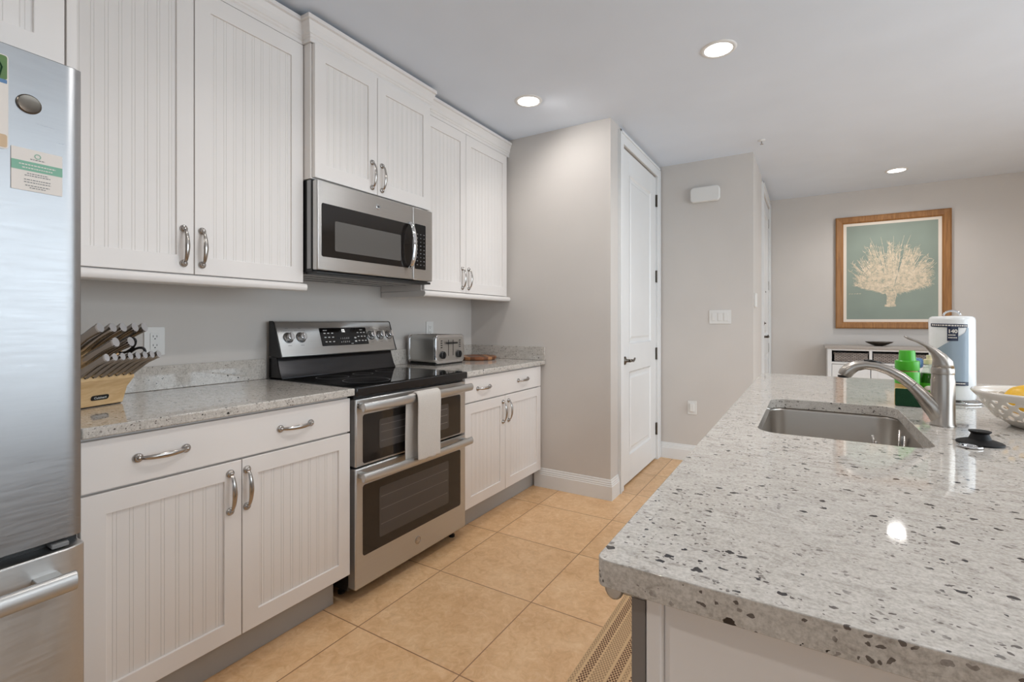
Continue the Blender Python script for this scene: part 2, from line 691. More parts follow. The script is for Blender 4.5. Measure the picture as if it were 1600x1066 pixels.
w = struct(thing('window_1', (XR, WY0, 0), None, None), 'white sliding glass doors on the right wall', 'window')
m = MB()
nP = 3
for k in range(nP+1):
    y = WY0+(WY1-WY0)*k/nP
    m.box(XR+0.02, XR+0.08, max(WY0, y-0.04), min(WY1, y+0.04), 0, WZ)
m.box(XR+0.02, XR+0.08, WY0, WY1, 0, 0.08).box(XR+0.02, XR+0.08, WY0, WY1, WZ-0.07, WZ)
m.build('window_frame', 'trim', w, 0.003)
box(XR+0.045, XR+0.051, WY0+0.03, WY1-0.03, 0.06, WZ-0.06).build('pane', 'window', w)
w = struct(thing('rear_fill_window', (RX0, YR, RZ0), None, None), 'wide white window added on the unseen rear wall for fill light', 'window')  # unseen window, added to let in fill from behind the camera
m = MB()
for k in range(4):
    x = RX0+(RX1-RX0)*k/3
    m.box(max(RX0, x-0.03), min(RX1, x+0.03), YR-0.08, YR-0.02, RZ0, RZ1)
m.box(RX0, RX1, YR-0.08, YR-0.02, RZ0, RZ0+0.06).box(RX0, RX1, YR-0.08, YR-0.02, RZ1-0.06, RZ1)
m.build('window_frame', 'trim', w, 0.003)
box(RX0+0.02, RX1-0.02, YR-0.053, YR-0.047, RZ0+0.04, RZ1-0.04).build('pane', 'window', w)


# baseboards: a stepped profile run along each wall
BB = [(0, 0), (0.015, 0), (0.015, 0.092), (0.012, 0.096), (0.012, 0.104), (0.009, 0.108), (0.009, 0.116), (0.006, 0.121), (0.004, 0.134), (0, 0.136)]


def baseboard(name, p0, p1, nrm, label):
    p0, p1, n_ = Vector((*p0, 0)), Vector((*p1, 0)), Vector((*nrm, 0))
    pts = [p0+n_*a+Vector((0, 0, b)) for a, b in BB]
    return struct(MB().prism(pts, p1-p0).build(name, 'trim'), label, 'baseboard')


def mitre(name, segs, label):
    """baseboard through corner points; each corner mitred"""
    m = MB()
    rings = []
    for i, (p, n_) in enumerate(segs):
        rings.append([m.bm.verts.new((p[0]+n_[0]*a, p[1]+n_[1]*a, b)) for a, b in BB])
    k = len(BB)
    for i in range(len(rings)-1):
        for j in range(k):
            m.bm.faces.new([rings[i][j], rings[i][(j+1) % k], rings[i+1][(j+1) % k], rings[i+1][j]])
    m.bm.faces.new(rings[0][::-1])
    m.bm.faces.new(rings[-1])
    return struct(m.build(name, 'trim'), label, 'baseboard')


mitre('baseboard_end', [((0.575, YE), (0, -1)), ((XC, YE), (1, -1)), ((XC, DY0-0.086), (1, 0))], 'white stepped baseboard wrapping the corner by the closet')
baseboard('baseboard_back', (XC, YB), (XE+0.015, YB), (0, -1), 'white stepped baseboard under the light switches')
baseboard('baseboard_far', (XE, YF), (XR, YF), (0, -1), 'white baseboard on the far wall')
baseboard('baseboard_entry', (XE, YB), (XE, EY0-0.086), (1, 0), 'white baseboard beside the entry door')


def casing(name, x, y0, y1, ztop, wd, label):
    m = MB()
    for a, b in ((y0-wd, y0), (y1, y1+wd)):
        m.box(x, x+0.016, a, b, 0, ztop+wd)
        o_ = a if a < y0-0.01 else b-0.018
        m.box(x+0.016, x+0.022, o_, o_+0.018, 0, ztop+wd)
    m.box(x, x+0.016, y0, y1, ztop, ztop+wd)
    m.box(x+0.016, x+0.022, y0-wd, y1+wd, ztop+wd-0.018, ztop+wd)
    m.box(x-0.1, x, y0-0.001, y0+0.002, 0, ztop).box(x-0.1, x, y1-0.002, y1+0.001, 0, ztop)
    return struct(m.build(name, 'trim', None, 0.002), label, 'door trim')


def lever(parent, x, y, z, d=1):
    m = MB().lathe([(0.030, 0), (0.030, 0.006), (0.022, 0.011), (0.011, 0.014), (0.011, 0.045)], (x, y, z), 24, 'x')
    m.tube([(x+0.045, y-0.012*d, z), (x+0.047, y+0.02*d, z+0.002), (x+0.046, y+0.06*d, z-0.004), (x+0.044, y+0.09*d, z+0.004), (x+0.04, y+0.115*d, z+0.012)],
           [0.010, 0.010, 0.009, 0.008, 0.006], 12)
    return m.build('door_lever', 'bronze', parent, 0, True)


def panel_door(name, x, y0, y1, z0, z1, label, lever_y, hinge_y, hinge_z, d, panels):
    t = struct(thing(name, (x, y0, z0), None, None), label, 'door')
    m = MB()
    T = 0.038
    ys = [y0]+[panels[0][0], panels[0][1]]+[y1]
    m.box(x-T, x, y0, ys[1], z0, z1).box(x-T, x, ys[2], y1, z0, z1)
    zs = [z0]
    for (a, b, c, e) in panels:
        zs += [c, e]
    zs.append(z1)
    for i in range(0, len(zs), 2):
        m.box(x-T, x, ys[1], ys[2], zs[i], zs[i+1])
    m.build('door_slab', 'trim', t, 0.003)
    for (a, b, c, e) in panels:
        pm = MB()
        fr = [(0.0, 0.0), (0.012, -0.010), (0.035, -0.010), (0.05, -0.003)]
        rings = [[pm.bm.verts.new((x+dx, yy, zz)) for yy, zz in ((a+q, c+q), (b-q, c+q), (b-q, e-q), (a+q, e-q))] for q, dx in fr]
        for r0, r1 in zip(rings[:-1], rings[1:]):
            for k in range(4):
                pm.bm.faces.new([r0[k], r0[(k+1) % 4], r1[(k+1) % 4], r1[k]])
        pm.bm.faces.new(rings[-1])
        pm.build('door_panel', 'trim', t)
    lever(t, x, lever_y, 0.912 if d > 0 else 1.045, 1)
    for z in hinge_z:
        h = MB().box(x-0.002, x+0.003, hinge_y-0.018, hinge_y+0.012, z-0.05, z+0.05)
        h.tube([(x+0.008, hinge_y, z-0.052), (x+0.008, hinge_y, z+0.052)], 0.0065, 10)
        h.build('hinge', 'bronze', t)
    return t


casing('trim_1', XC, DY0, DY1, DZ, 0.082, 'white casing around the closet door')
panel_door('door_1', XC, DY0+0.004, DY1-0.004, 0.014, DZ-0.013, 'white two-panel closet door with a dark lever', 3.385, DY1-0.002, (2.236, 1.582, 0.916, 0.267), 1,
           [(3.50, 4.07, 0.21, 0.82), (3.50, 4.07, 1.03, 2.27)])
casing('trim_2', XE, EY0, EY1, DZ, 0.07, 'white casing around the entry door')
e_ = panel_door('door_2', XE, EY0+0.004, EY1-0.004, 0.012, DZ-0.006, 'white entry door with deadbolt, seen edge-on', 5.27, EY1+0.01, (2.28, 1.59, 0.90, 0.25), -1,
                [(5.36, 5.95, 0.25, 0.85), (5.36, 5.95, 1.05, 2.3)])
MB().lathe([(0.028, 0), (0.028, 0.010), (0.018, 0.016), (0.006, 0.018), (0.006, 0.03)], (XE, 5.27, 1.175), 20, 'x').build('deadbolt', 'bronze', e_, 0, True)
MB().lathe([(0.008, 0), (0.008, 0.004)], (XE, 5.66, 1.5), 12, 'x').build('peephole', 'bronze', e_)
struct(box(XC-0.7, XC-0.101, YE+0.1, YB+0.1, 0, H).build('wall_closet_inside', 'black'), 'dark closet interior behind the door', 'wall')


# ------------------------------------------------------------------ recessed ceiling lights
def downlight(x, y, label, watts=LAMP_WATTS, aim=(0, 0)):
    t = thing('ceiling_light', (x, y, H), label, 'light', 'recessed ceiling lights')
    MB().lathe([(0.064, -0.002), (0.066, -0.006), (0.082, -0.004), (0.085, 0.0)], (x, y, H), 40, cap=False).build('trim_ring', 'trim', t, 0, True)
    MB().lathe([(0.0655, -0.0035), (0.03, -0.0045), (0.001, -0.0048)], (x, y, H), 40, cap=False).build('lens', 'lens', t, 0, True)
    d = bpy.data.lights.new('beam', 'SPOT')
    d.energy, d.spot_size, d.spot_blend, d.shadow_soft_size, d.color = watts, math.radians(160), 0.8, 0.06, (1.0, 0.975, 0.95)
    b = bpy.data.objects.new('beam', d)
    COL.objects.link(b)
    b.parent = t
    b.location = (0, 0, -0.012)
    b.rotation_euler = Vector((aim[0], aim[1], -1)).to_track_quat('-Z', 'Y').to_euler()
    return t


downlight(1.89, 2.60, 'large lit recessed light in the middle of the ceiling, nearest the camera')
downlight(0.80, 2.60, 'lit recessed light above the range side, near the cabinet end wall', DIM_WATTS, (0.45, 0.40))
downlight(2.953, 5.52, 'small lit recessed light far back above the framed print')
downlight(0.95, 1.25, 'recessed light above the range side, out of frame', DIM_WATTS*0.75, (0.35, 0))
downlight(1.89, 1.30, 'recessed light above the near end of the island')
downlight(1.35, -0.70, 'unseen recessed light added behind the camera')  # out of view, added to light the near part of the room
downlight(3.9, 1.2, 'unseen recessed light added over the living area')  # out of view, added as extra room light
downlight(4.2, 3.6, 'unseen recessed light added over the living area toward the glass doors')  # likewise an unseen lamp added for room light

s = thing('fire_sprinkler', (1.975, 4.077, H), 'small white fire sprinkler head on the ceiling', 'sprinkler')
MB().lathe([(0.026, 0), (0.026, -0.003), (0.014, -0.006), (0.010, -0.009)], (1.975, 4.077, H), 20).build('escutcheon', 'trim', s, 0, True)
MB().lathe([(0.005, -0.009), (0.005, -0.028), (0.012, -0.030), (0.012, -0.032)], (1.975, 4.077, H), 16).build('deflector', 'chrome', s, 0, True)


# ------------------------------------------------------------------ cabinet parts
def pull(parent, c, horiz, x, L=0.125):
    """arched pull with round rosettes; c = (y, z) centre on face x"""
    m = MB()
    n = 13
    pts, rad, sq = [], [], []
    for k in range(n):
        s_ = -1+2*k/(n-1)
        a = s_*L/2
        out = 0.010+0.020*(1-s_*s_)**0.7
        p = (x+out, c[0]+a, c[1]) if horiz else (x+out, c[0], c[1]+a)
        pts.append(p)
        rad.append(0.0038+0.0036*(1-abs(s_))**0.6)
        sq.append((0.75, 1.15))
    m.tube(pts, rad, 10, squash=sq, up=(1, 0, 0))
    for s_ in (-1, 1):
        a = s_*L/2
        p = (x, c[0]+a, c[1]) if horiz else (x, c[0], c[1]+a)
        m.lathe([(0.0130, 0.0), (0.0135, 0.003), (0.0115, 0.0065), (0.008, 0.008), (0.0065, 0.013), (0.003, 0.016)], p, 16, 'x')
    return m.build('pull_handle', 'pull', parent, 0, 'auto')


def bead_panel(parent, x, y0, y1, z0, z1):
    """beadboard: vertical grooved profile"""
    prof = [(y0, x)]
    n = max(2, round((y1-y0)/0.0375))
    p = (y1-y0)/n
    for k in range(n):
        yc = y0+p*(k+0.5)
        for g in (yc-0.0045, yc+0.0045):
            prof += [(g-0.0011, x), (g-0.0002, x-0.0013), (g+0.0002, x-0.0013), (g+0.0011, x)]
    prof.append((y1, x))
    m = MB()
    a = [m.bm.verts.new((b, q, z0)) for q, b in prof]
    c = [m.bm.verts.new((b, q, z1)) for q, b in prof]
    for i in range(len(prof)-1):
        m.bm.faces.new([a[i], a[i+1], c[i+1], c[i]])
    return m.build('beadboard_panel', 'cab', parent)


def cab_door(parent, y0, y1, z0, z1, xb, xf, st, rt, rb, handle=None):
    m = MB()
    for (a, b, c, d) in ((y0, y0+st, z0, z1), (y1-st, y1, z0, z1)):
        m.box(xb, xf, a, b, c, d)
    m.box(xb, xf, y0+st, y1-st, z1-rt, z1).box(xb, xf, y0+st, y1-st, z0, z0+rb)
    d = MB()
    # single welded frame: front ring, inner and outer walls
    o4 = [(y0, z0), (y1, z0), (y1, z1), (y0, z1)]
    i4 = [(y0+st, z0+rb), (y1-st, z0+rb), (y1-st, z1-rt), (y0+st, z1-rt)]
    m.bm.free()
    R = []
    for lp, x in ((o4, xb), (o4, xf), (i4, xf), (i4, xf-0.010)):
        R.append([d.bm.verts.new((x, a, b)) for a, b in lp])
    for r0, r1 in zip(R[:-1], R[1:]):
        for k in range(4):
            d.bm.faces.new([r0[k], r0[(k+1) % 4], r1[(k+1) % 4], r1[k]])
    d.bm.faces.new(R[0][::-1])
    o = d.build('cabinet_door', 'cab', parent, 0.0018)
    bead_panel(o, xf-0.008, y0+st, y1-st, z0+rb, z1-rt)
    if handle:
        pull(o, handle, False, xf)
    return o


def base_cabinet(label, y0, y1, doors, pulls, hz):
    t = thing('base_cabinet', (0, y0, 0), label, 'cabinet', None)
    box(0.003, 0.617, y0, y1, 0.128, 0.883).build('carcass', 'cab', t)
    box(0.003, 0.56, y0, y1-(0.026 if y0 < 1 else 0.0), 0.0, 0.127).build('toe_kick', 'kick', t)
    d0, d1 = doors[0][0], doors[-1][1]
    dr = box(0.619, 0.639, d0, d1, 0.734, 0.873).build('drawer', 'cab', t, 0.002)
    for yc in pulls:
        pull(dr, (yc, 0.804), True, 0.639)
    for (a, b), hy in zip(doors, hz):
        cab_door(t, a, b, 0.136, 0.727, 0.619, 0.639, 0.056, 0.06, 0.061, (hy, 0.627))
    return t


base_cabinet('white base cabinet beside the refrigerator, one wide drawer over two beadboard doors', 0.492, 1.376,
             [(0.494, 0.9185), (0.9215, 1.372)], (0.684, 1.121), (0.880, 0.936))
rb = base_cabinet('white base cabinet between the range and the end wall, one drawer over two beadboard doors', 2.153, 3.094,
                  [(2.166, 2.589), (2.592, 3.063)], (2.349, 2.809), (2.559, 2.624))


def slab(name, pts_outer, z0, z1, label, hole=None, bev=0.004):
    m = MB()
    loops = [pts_outer]+([hole] if hole else [])
    tops = []
    edges = []
    for lp in loops:
        vs = [m.bm.verts.new((x, y, z1)) for x, y in lp]
        tops.append(vs)
        edges += [m.bm.edges.new((vs[i], vs[(i+1) % len(vs)])) for i in range(len(vs))]
    res = bmesh.ops.triangle_fill(m.bm, use_beauty=True, use_dissolve=False, edges=edges)
    fs = [g for g in res['geom'] if isinstance(g, bmesh.types.BMFace)]
    ex = bmesh.ops.extrude_face_region(m.bm, geom=fs)
    nv = [g for g in ex['geom'] if isinstance(g, bmesh.types.BMVert)]
    bmesh.ops.translate(m.bm, vec=(0, 0, z0-z1), verts=nv)
    o = m.build(name, 'granite', None, bev)
    return tag(o, label, 'worktop')


slab('countertop', [(0.002, 0.49), (0.66, 0.49), (0.66, 1.381), (0.002, 1.381)], 0.884, 0.914, 'speckled granite worktop under the knife block, left of the range')
slab('countertop', [(0.002, 2.154), (0.66, 2.154), (0.66, 3.096), (0.002, 3.096)], 0.884, 0.914, 'speckled granite worktop under the toaster, right of the range')
tag(box(0.001, 0.021, 0.49, 1.384, 0.9145, 1.012).build('backsplash', 'granite', None, 0.002), 'low granite backsplash behind the knife block', 'backsplash')
tag(box(0.001, 0.021, 2.166, 3.076, 0.9145, 1.012).build('backsplash', 'granite', None, 0.002), 'low granite backsplash behind the toaster', 'backsplash')
tag(box(0.001, 0.66, 3.077, 3.097, 0.9145, 1.012).build('backsplash', 'granite', None, 0.002), 'low granite backsplash on the end wall behind the wooden board', 'backsplash')


def upper_cabinet(label, y0, y1, z0, z1, xf, doors, hz, hzc, rt, rb, rail=True, ends=(0.012, 0.0), bodyx=None, group=None):
    t = thing('wall_cabinet', (0, y0, z0), label, 'cabinet', group)
    box(0.003, xf-0.022, y0, y1, z0, z1).build('carcass', 'cab', t, 0.001)
    for (a, b), hy in zip(doors, hz):
        cab_door(t, a, b, z0+0.004, z1-0.002, xf-0.020, xf, 0.056, rt, rb, (hy, hzc))
    if rail:
        m = MB()
        pf = [(xf-0.022, z0-0.001), (xf+0.004, z0-0.001), (xf+0.010, z0-0.008), (xf+0.012, z0-0.018), (xf+0.006, z0-0.030), (xf-0.004, z0-0.034), (xf-0.022, z0-0.034)]
        m.prism([(a, y0-0.0, b) for a, b in pf], (0, y1-y0+ends[1], 0))
        m.build('light_rail', 'cab', t, 0.001)
    return t


ZT = 2.425
u1 = upper_cabinet('tall white beadboard wall cabinet above the knife block', 0.497, 1.355, 1.362, ZT, 0.355,
                   [(0.500, 0.9035), (0.9065, 1.353)], (0.869, 0.931), 1.465, 0.07, 0.066, ends=(0, 0.012))
u2 = upper_cabinet('short white wall cabinet directly above the microwave', 1.3575, 2.142, 1.826, ZT, 0.42,
                   [(1.365, 1.727), (1.730, 2.126)], (1.692, 1.757), 1.922, 0.066, 0.066, rail=False)
u3 = upper_cabinet('white beadboard wall cabinet between the microwave and the end wall', 2.145, 3.094, 1.376, ZT, 0.355,
                   [(2.150, 2.5535), (2.5565, 3.06)], (2.515, 2.583), 1.474, 0.066, 0.068, ends=(0, -0.0))
m = MB()
m.box(0.003, 0.355, 2.146, 2.166, 1.34, 1.3755)
m.build('rail_return', 'cab', u3, 0.004)

# crown moulding above the wall cabinets (profile: offset from face, z)
CR = [(0.0, 2.4255), (0.008, 2.4255), (0.008, 2.440), (0.005, 2.444), (0.010, 2.450), (0.010, 2.458), (0.014, 2.462), (0.017, 2.484), (0.026, 2.508), (0.023, 2.511), (0.032, 2.515), (0.032, 2.532), (0.0, 2.532)]


def crown(name, path, label):
    m = MB()
    rings = [[m.bm.verts.new((p[0]+n_[0]*a, p[1]+n_[1]*a, b)) for a, b in CR] for p, n_ in path]
    k = len(CR)
    for i in range(len(rings)-1):
        for j in range(k):
            m.bm.faces.new([rings[i][j], rings[i][(j+1) % k], rings[i+1][(j+1) % k], rings[i+1][j]])
    m.bm.faces.new(rings[0][::-1])
    m.bm.faces.new(rings[-1])
    return tag(m.build(name, 'cab'), label, 'moulding')


crown('crown_moulding', [((0.345, 0.497), (1, 0)), ((0.345, 1.356), (1, 0))], 'white crown moulding above the tall cabinet over the knife block')
crown('crown_moulding', [((0.3, 1.3575), (0, -1)), ((0.40, 1.3575), (1, -1)), ((0.40, 2.142), (1, 1)), ((0.3, 2.142), (0, 1))], 'white crown moulding stepping forward above the microwave cabinet')
crown('crown_moulding', [((0.345, 2.145), (1, 0)), ((0.345, 3.097), (1, 0))], 'white crown moulding running into the end wall')

uc = thing('under_cabinet_light', (0.15, 0.8, 1.36), 'thin white light bar under the tall wall cabinet', 'light')
box(0.16, 0.27, 0.56, 1.16, 1.336, 1.3615).build('housing', 'plastic', uc, 0.004)

# ------------------------------------------------------------------ refrigerator bay
g = thing('refrigerator_surround', (0.3, 0.48, 0), 'tall white side panel between refrigerator and cabinets', 'panel')
box(0.003, 0.632, 0.468, 0.489, 0, ZT+0.12).build('panel_board', 'cab', g, 0.001)
t = thing('wall_cabinet', (0, -0.48, 1.845), 'deep white wall cabinet above the refrigerator', 'cabinet')
box(0.003, 0.617, -0.47, 0.466, 1.845, ZT+0.1).build('carcass', 'cab', t)
cab_door(t, -0.466, -0.003, 1.85, ZT, 0.619, 0.640, 0.058, 0.06, 0.058, (-0.04, 1.95))
cab_door(t, 0.0, 0.462, 1.85, ZT, 0.619, 0.640, 0.058, 0.06, 0.058, (0.04, 1.95))

fr = thing('refrigerator', (0.4, 0.0, 0), 'stainless french-door refrigerator with bottom freezer drawer', 'refrigerator')
box(0.03, 0.735, -0.440, 0.440, 0.04, 1.775).build('body', 'grey', fr, 0.004)
box(0.06, 0.70, -0.44, 0.44, 0.0, 0.04).build('foot_base', 'black', fr)


def bowed(y0, y1, z0, z1, x0, depth, bow, rnd=0.02, n=28, ends=None):
    """door skin with a bowed front, profile in plan extruded upward"""
    yc, hw = 0.0, 0.455
    pts = [(x0, y0)]
    for k in range(n+1):
        y = y0+(y1-y0)*k/n
        x = x0+depth+bow*(1-((y-yc)/hw)**2)
        dl, dr = y-y0, y1-y
        e = min(dl, dr)
        if e < rnd:
            x -= rnd*(1-math.sqrt(max(0, 1-((rnd-e)/rnd)**2)))
        pts.append((x, y))
    pts.append((x0, y1))
    return MB().prism([(a, b, z0) for a, b in pts], (0, 0, z1-z0))


d1 = bowed(0.002, 0.440, 0.70, 1.778, 0.74, 0.085, 0.018, 0.005).build('fridge_door', 'steelv', fr, 0.002, 'auto')
d2 = bowed(-0.440, -0.002, 0.70, 1.778, 0.74, 0.085, 0.018, 0.012).build('fridge_door', 'steelv', fr, 0.003, 'auto')
for d_, y in ((d1, 0.045), (d2, -0.045)):
    MB().tube([(0.835, y, 0.82), (0.905, y, 0.86), (0.912, y, 1.2), (0.905, y, 1.6), (0.835, y, 1.64)], [0.012, 0.014, 0.014, 0.014, 0.012], 14).build('handle', 'steelv', d_, 0, True)
box(0.735, 0.80, -0.435, 0.438, 0.672, 0.70).build('hinge_gap', 'black', fr)
MB().box(0.80, 0.835, 0.385, 0.415, 0.684, 0.694).build('hinge_cover', 'grey', fr, 0.002)
fz = bowed(-0.442, 0.442, 0.06, 0.682, 0.74, 0.105, 0.018, 0.012).build('freezer_drawer', 'steel', fr, 0.003, 'auto')
hp = [(0.925, 0.405+0.0, 0.645)]
m = MB()
N = 12
pts = [(0.912+0.012*(1-(2*k/N-1)**2), -0.405+0.81*k/N, 0.632) for k in range(N+1)]
m.tube(pts, 0.021, 16, squash=[(0.62, 1.0)]*(N+1), up=(1, 0, 0))
for y in (-0.37, 0.37):
    m.box(0.845, 0.905, y-0.022, y+0.022, 0.618, 0.640)
m.build('handle', 'steel', fz, 0.002, 'auto')

FX = 0.846
mg = thing('fridge_magnet', (FX, 0.36, 1.667), 'round dark pewter magnet on the refrigerator door', 'magnet')


def fridge_x(y):
    return 0.825+0.018*(1-(y/0.455)**2)+0.0004


def on_fridge(o_mb, y):
    """tilt a flat +x facing piece so that it lies on the bowed door at y"""
    sl = -2*0.018*y/0.455**2
    return Matrix.Translation((fridge_x(y), y, 0)) @ Matrix.Rotation(math.atan(-sl), 4, 'Z')


mm = MB().lathe([(0.0205, 0), (0.0205, 0.003), (0.0185, 0.0045), (0.017, 0.004), (0.001, 0.0045)], (0, 0, 1.663), 28, 'x').xf(on_fridge(None, 0.348))
mm.build('medallion', 'bronze', mg, 0, 'auto')
cd = thing('appointment_card', (FX, 0.36, 1.48), 'white card with a mint stripe held on the refrigerator door', 'card')
T0 = on_fridge(None, 0.362)
plate_x(0.0005, 0.0015, -0.042, 0.042, 1.476, 1.566, 0.001).xf(T0).build('card_sheet', 'paper', cd)
plate_x(0.0015, 0.0018, -0.042, 0.042, 1.519, 1.539, 0.0005).xf(T0).build('stripe', 'mint', cd)
lg = MB().lathe([(0.0055, 0), (0.0055, 0.0004), (0.004, 0.0004), (0.004, 0)], (0.0018, 0.0, 1.553), 20, 'x', cap=False).xf(T0)
lg.build('emblem', 'mint', cd)
m = MB()
for zz, wd_ in ((1.5135, 0.034), (1.509, 0.042), (1.500, 0.044), (1.4945, 0.044), (1.4875, 0.040), (1.483, 0.026), (1.545, 0.024)):
    y = -wd_/2
    while y < wd_/2:
        l_ = random.uniform(0.002, 0.005)
        m.box(0.0016, 0.0018, y, min(y+l_, wd_/2), zz-0.0009, zz+0.0009)
        y += l_+0.0012
m.xf(T0).build('printed_lines', 'grey', cd)
m = MB()
for zz, wd_ in ((1.532, 0.060), (1.525, 0.050)):
    y = -wd_/2
    while y < wd_/2:
        l_ = random.uniform(0.002, 0.005)
        m.box(0.0019, 0.002, y, min(y+l_, wd_/2), zz-0.001, zz+0.001)
        y += l_+0.0012
m.xf(T0).build('stripe_lettering', 'paper', cd)
fl = thing('photo_flyer', (FX, 0.28, 1.65), 'narrow photo flyer with green stems at the left edge of the refrigerator', 'flyer')
T1 = on_fridge(None, 0.27)
plate_x(0.0005, 0.0015, -0.05, 0.046, 1.555, 1.752, 0.006).xf(T1).build('sheet', 'paper', fl)
plate_x(0.0015, 0.0018, -0.048, 0.044, 1.70, 1.750, 0.004).xf(T1).build('stem_photo', 'leaf', fl)
m = MB()
for k in range(9):
    y = -0.044+0.0095*k
    m.tube([(0.0019, y, 1.702), (0.002, y+0.004, 1.725), (0.0019, y+0.012*random.uniform(-1, 1), 1.748)], [0.001, 0.0016, 0.0007], 6)
m.xf(T1).build('stems', 'sponge', fl)
plate_x(0.0015, 0.0018, -0.048, 0.044, 1.692, 1.700, 0.001).xf(T1).build('blue_band', 'blue', fl)
plate_x(0.0015, 0.0018, -0.048, 0.044, 1.558, 1.585, 0.004).xf(T1).build('tan_photo', 'sand', fl)

# ------------------------------------------------------------------ range
RY0, RY1 = 1.386, 2.148
rg = thing('range', (0.33, (RY0+RY1)/2, 0), 'stainless double-oven electric range with black glass cooktop', 'stove')
m = MB().box(0.03, 0.60, RY0+0.004, RY1-0.004, 0.045, 0.876)
m.build('body', 'black', rg)
for sx_, sy_ in ((0.08, RY0+0.05), (0.08, RY1-0.05), (0.52, RY0+0.04), (0.585, RY1-0.03)):
    MB().lathe([(0.016, 0), (0.016, 0.012), (0.010, 0.014), (0.010, 0.06)], (sx_, sy_, 0), 14).build('foot', 'black', rg)
# cooktop: black frame and glass
ck = MB().box(0.02, 0.668, RY0-0.004, RY1+0.004, 0.878, 0.916).build('cooktop', 'blackmet', rg, 0.005)
gl = MB().prism([(a, b, 0.9163) for a, b in rrect(0.135, 0.650, RY0+0.012, RY1-0.012, 0.012)], (0, 0, 0.0022)).build('cooktop_glass', 'blackglass', ck)
rg_m = MB()
for (x, y, r) in ((0.27, RY0+0.19, 0.075), (0.27, RY1-0.19, 0.075), (0.50, RY0+0.20, 0.105), (0.50, RY1-0.20, 0.09), (0.27, (RY0+RY1)/2, 0.05)):
    rg_m.lathe([(r, 0.9186), (r+0.0015, 0.9188), (r+0.003, 0.9186)], (x, y, 0), 48, cap=False)
rg_m.build('burner_rings', 'grey', ck)
# vented strip under the cooktop
box(0.60, 0.640, RY0+0.004, RY1-0.004, 0.862, 0.878).build('vent_strip', 'black', rg)


def oven_door(z0, z1, wz0, wz1, hz, badge):
    xf = 0.657
    o4 = [(RY0, z0), (RY1, z0), (RY1, z1), (RY0, z1)]
    d = MB()
    i4 = [(a, b) for a, b in rrect(RY0+0.038, RY1-0.047, wz0, wz1, 0.012, 4)]
    # outer slab with a stepped front, window set in
    d.prism([(0.606, a, b) for a, b in o4], (xf-0.606, 0, 0))
    o = d.build('oven_door', 'steel', rg, 0.006)
    MB().prism([(xf-0.002, a, b) for a, b in i4], (0.0035, 0, 0)).build('window', 'ovenglass', o, 0.001)
    MB().prism([(xf+0.0012, a, b) for a, b in rrect(RY0+0.13, RY1-0.15, wz0+0.045, wz1-0.035, 0.01, 4)], (0.0008, 0, 0)).build('inner_window', 'ovenin', o)
    rk = MB()
    for f in (0.25, 0.55, 0.8):
        zz = wz0+0.045+(wz1-wz0-0.08)*f
        rk.box(xf+0.0020, xf+0.0022, RY0+0.14, RY1-0.16, zz-0.0014, zz+0.0014)
    rk.build('oven_racks', 'rackw', o)
    n = 14
    pts, rad = [], []
    for k in range(n+1):
        s_ = -1+2*k/n
        pts.append((0.700+0.012*(1-s_*s_), RY0+0.002+(RY1-RY0-0.004)*k/n, hz))
        rad.append(0.020)
    h = MB().tube(pts, rad, 18, squash=[(0.68, 1.0)]*(n+1), up=(1, 0, 0))
    for y in (RY0+0.028, RY1-0.028):
        h.box(xf-0.002, 0.700, y-0.014, y+0.014, hz-0.012, hz+0.012)
    h.build('handle', 'steel', o, 0.003, 'auto')
    if badge:
        b = MB().lathe([(0.019, 0), (0.019, 0.002), (0.0165, 0.003), (0.016, 0.002), (0.0005, 0.002)], (xf, 1.765, badge), 32, 'x').build('badge', 'pull', o, 0, 'auto')
        tx = text_bm('GE', 0.017, 0.0004).xf(Matrix.Translation((xf+0.0026, 1.765, badge)) @ FACE_X)
        tx.build('badge_lettering', 'chrome', b)
    return o


oven_door(0.578, 0.866, 0.588, 0.797, 0.836, None)
oven_door(0.062, 0.572, 0.195, 0.497, 0.543, 0.133)
m = MB()
for k in range(2):
    m.lathe([(0.003, 0), (0.003, 0.0008)], (0.657, RY0+0.012, 0.845-0.012*k), 10, 'x')
m.build('door_screws', 'black', rg)

# backguard: dark riser and slanted control fascia
bg = MB().prism([(0.022, RY0+0.012, 0.9165), (0.130, RY0+0.012, 0.9165), (0.112, RY0+0.012, 0.945), (0.085, RY0+0.012, 1.022), (0.022, RY0+0.012, 1.022)], (0, RY1-RY0-0.012, 0)).build('backguard', 'blackmet', rg, 0.004)
A_, B_ = Vector((0.122, 0, 1.022)), Vector((0.062, 0, 1.190))
fa = MB()
prof = [(0.024, 1.024), (0.112, 1.018), (0.122, 1.022), (0.062, 1.190), (0.050, 1.196), (0.024, 1.196)]
fa.prism([(a, RY0+0.018, b) for a, b in prof], (0, RY1-RY0-0.010, 0))
fa = fa.build('control_panel', 'steel', rg, 0.003)
for yy in (RY0+0.011, RY1+0.0085):
    MB().prism([(a, yy, b) for a, b in prof], (0, 0.006, 0)).build('end_cap', 'black', fa, 0.002)
up_ = (B_-A_).normalized()
nr_ = Vector((up_.z, 0, -up_.x))
if nr_.x < 0:
    nr_ = -nr_


def FM(y, f):
    """frame on the fascia: local x -> normal, y -> y, z -> up along slope; f from 0 (bottom) to 1 (top)"""
    p = A_.lerp(B_, f)+Vector((0, y, 0))
    return Matrix(((nr_.x, 0, up_.x, p.x), (0, 1, 0, p.y), (nr_.z, 0, up_.z, p.z), (0, 0, 0, 1)))


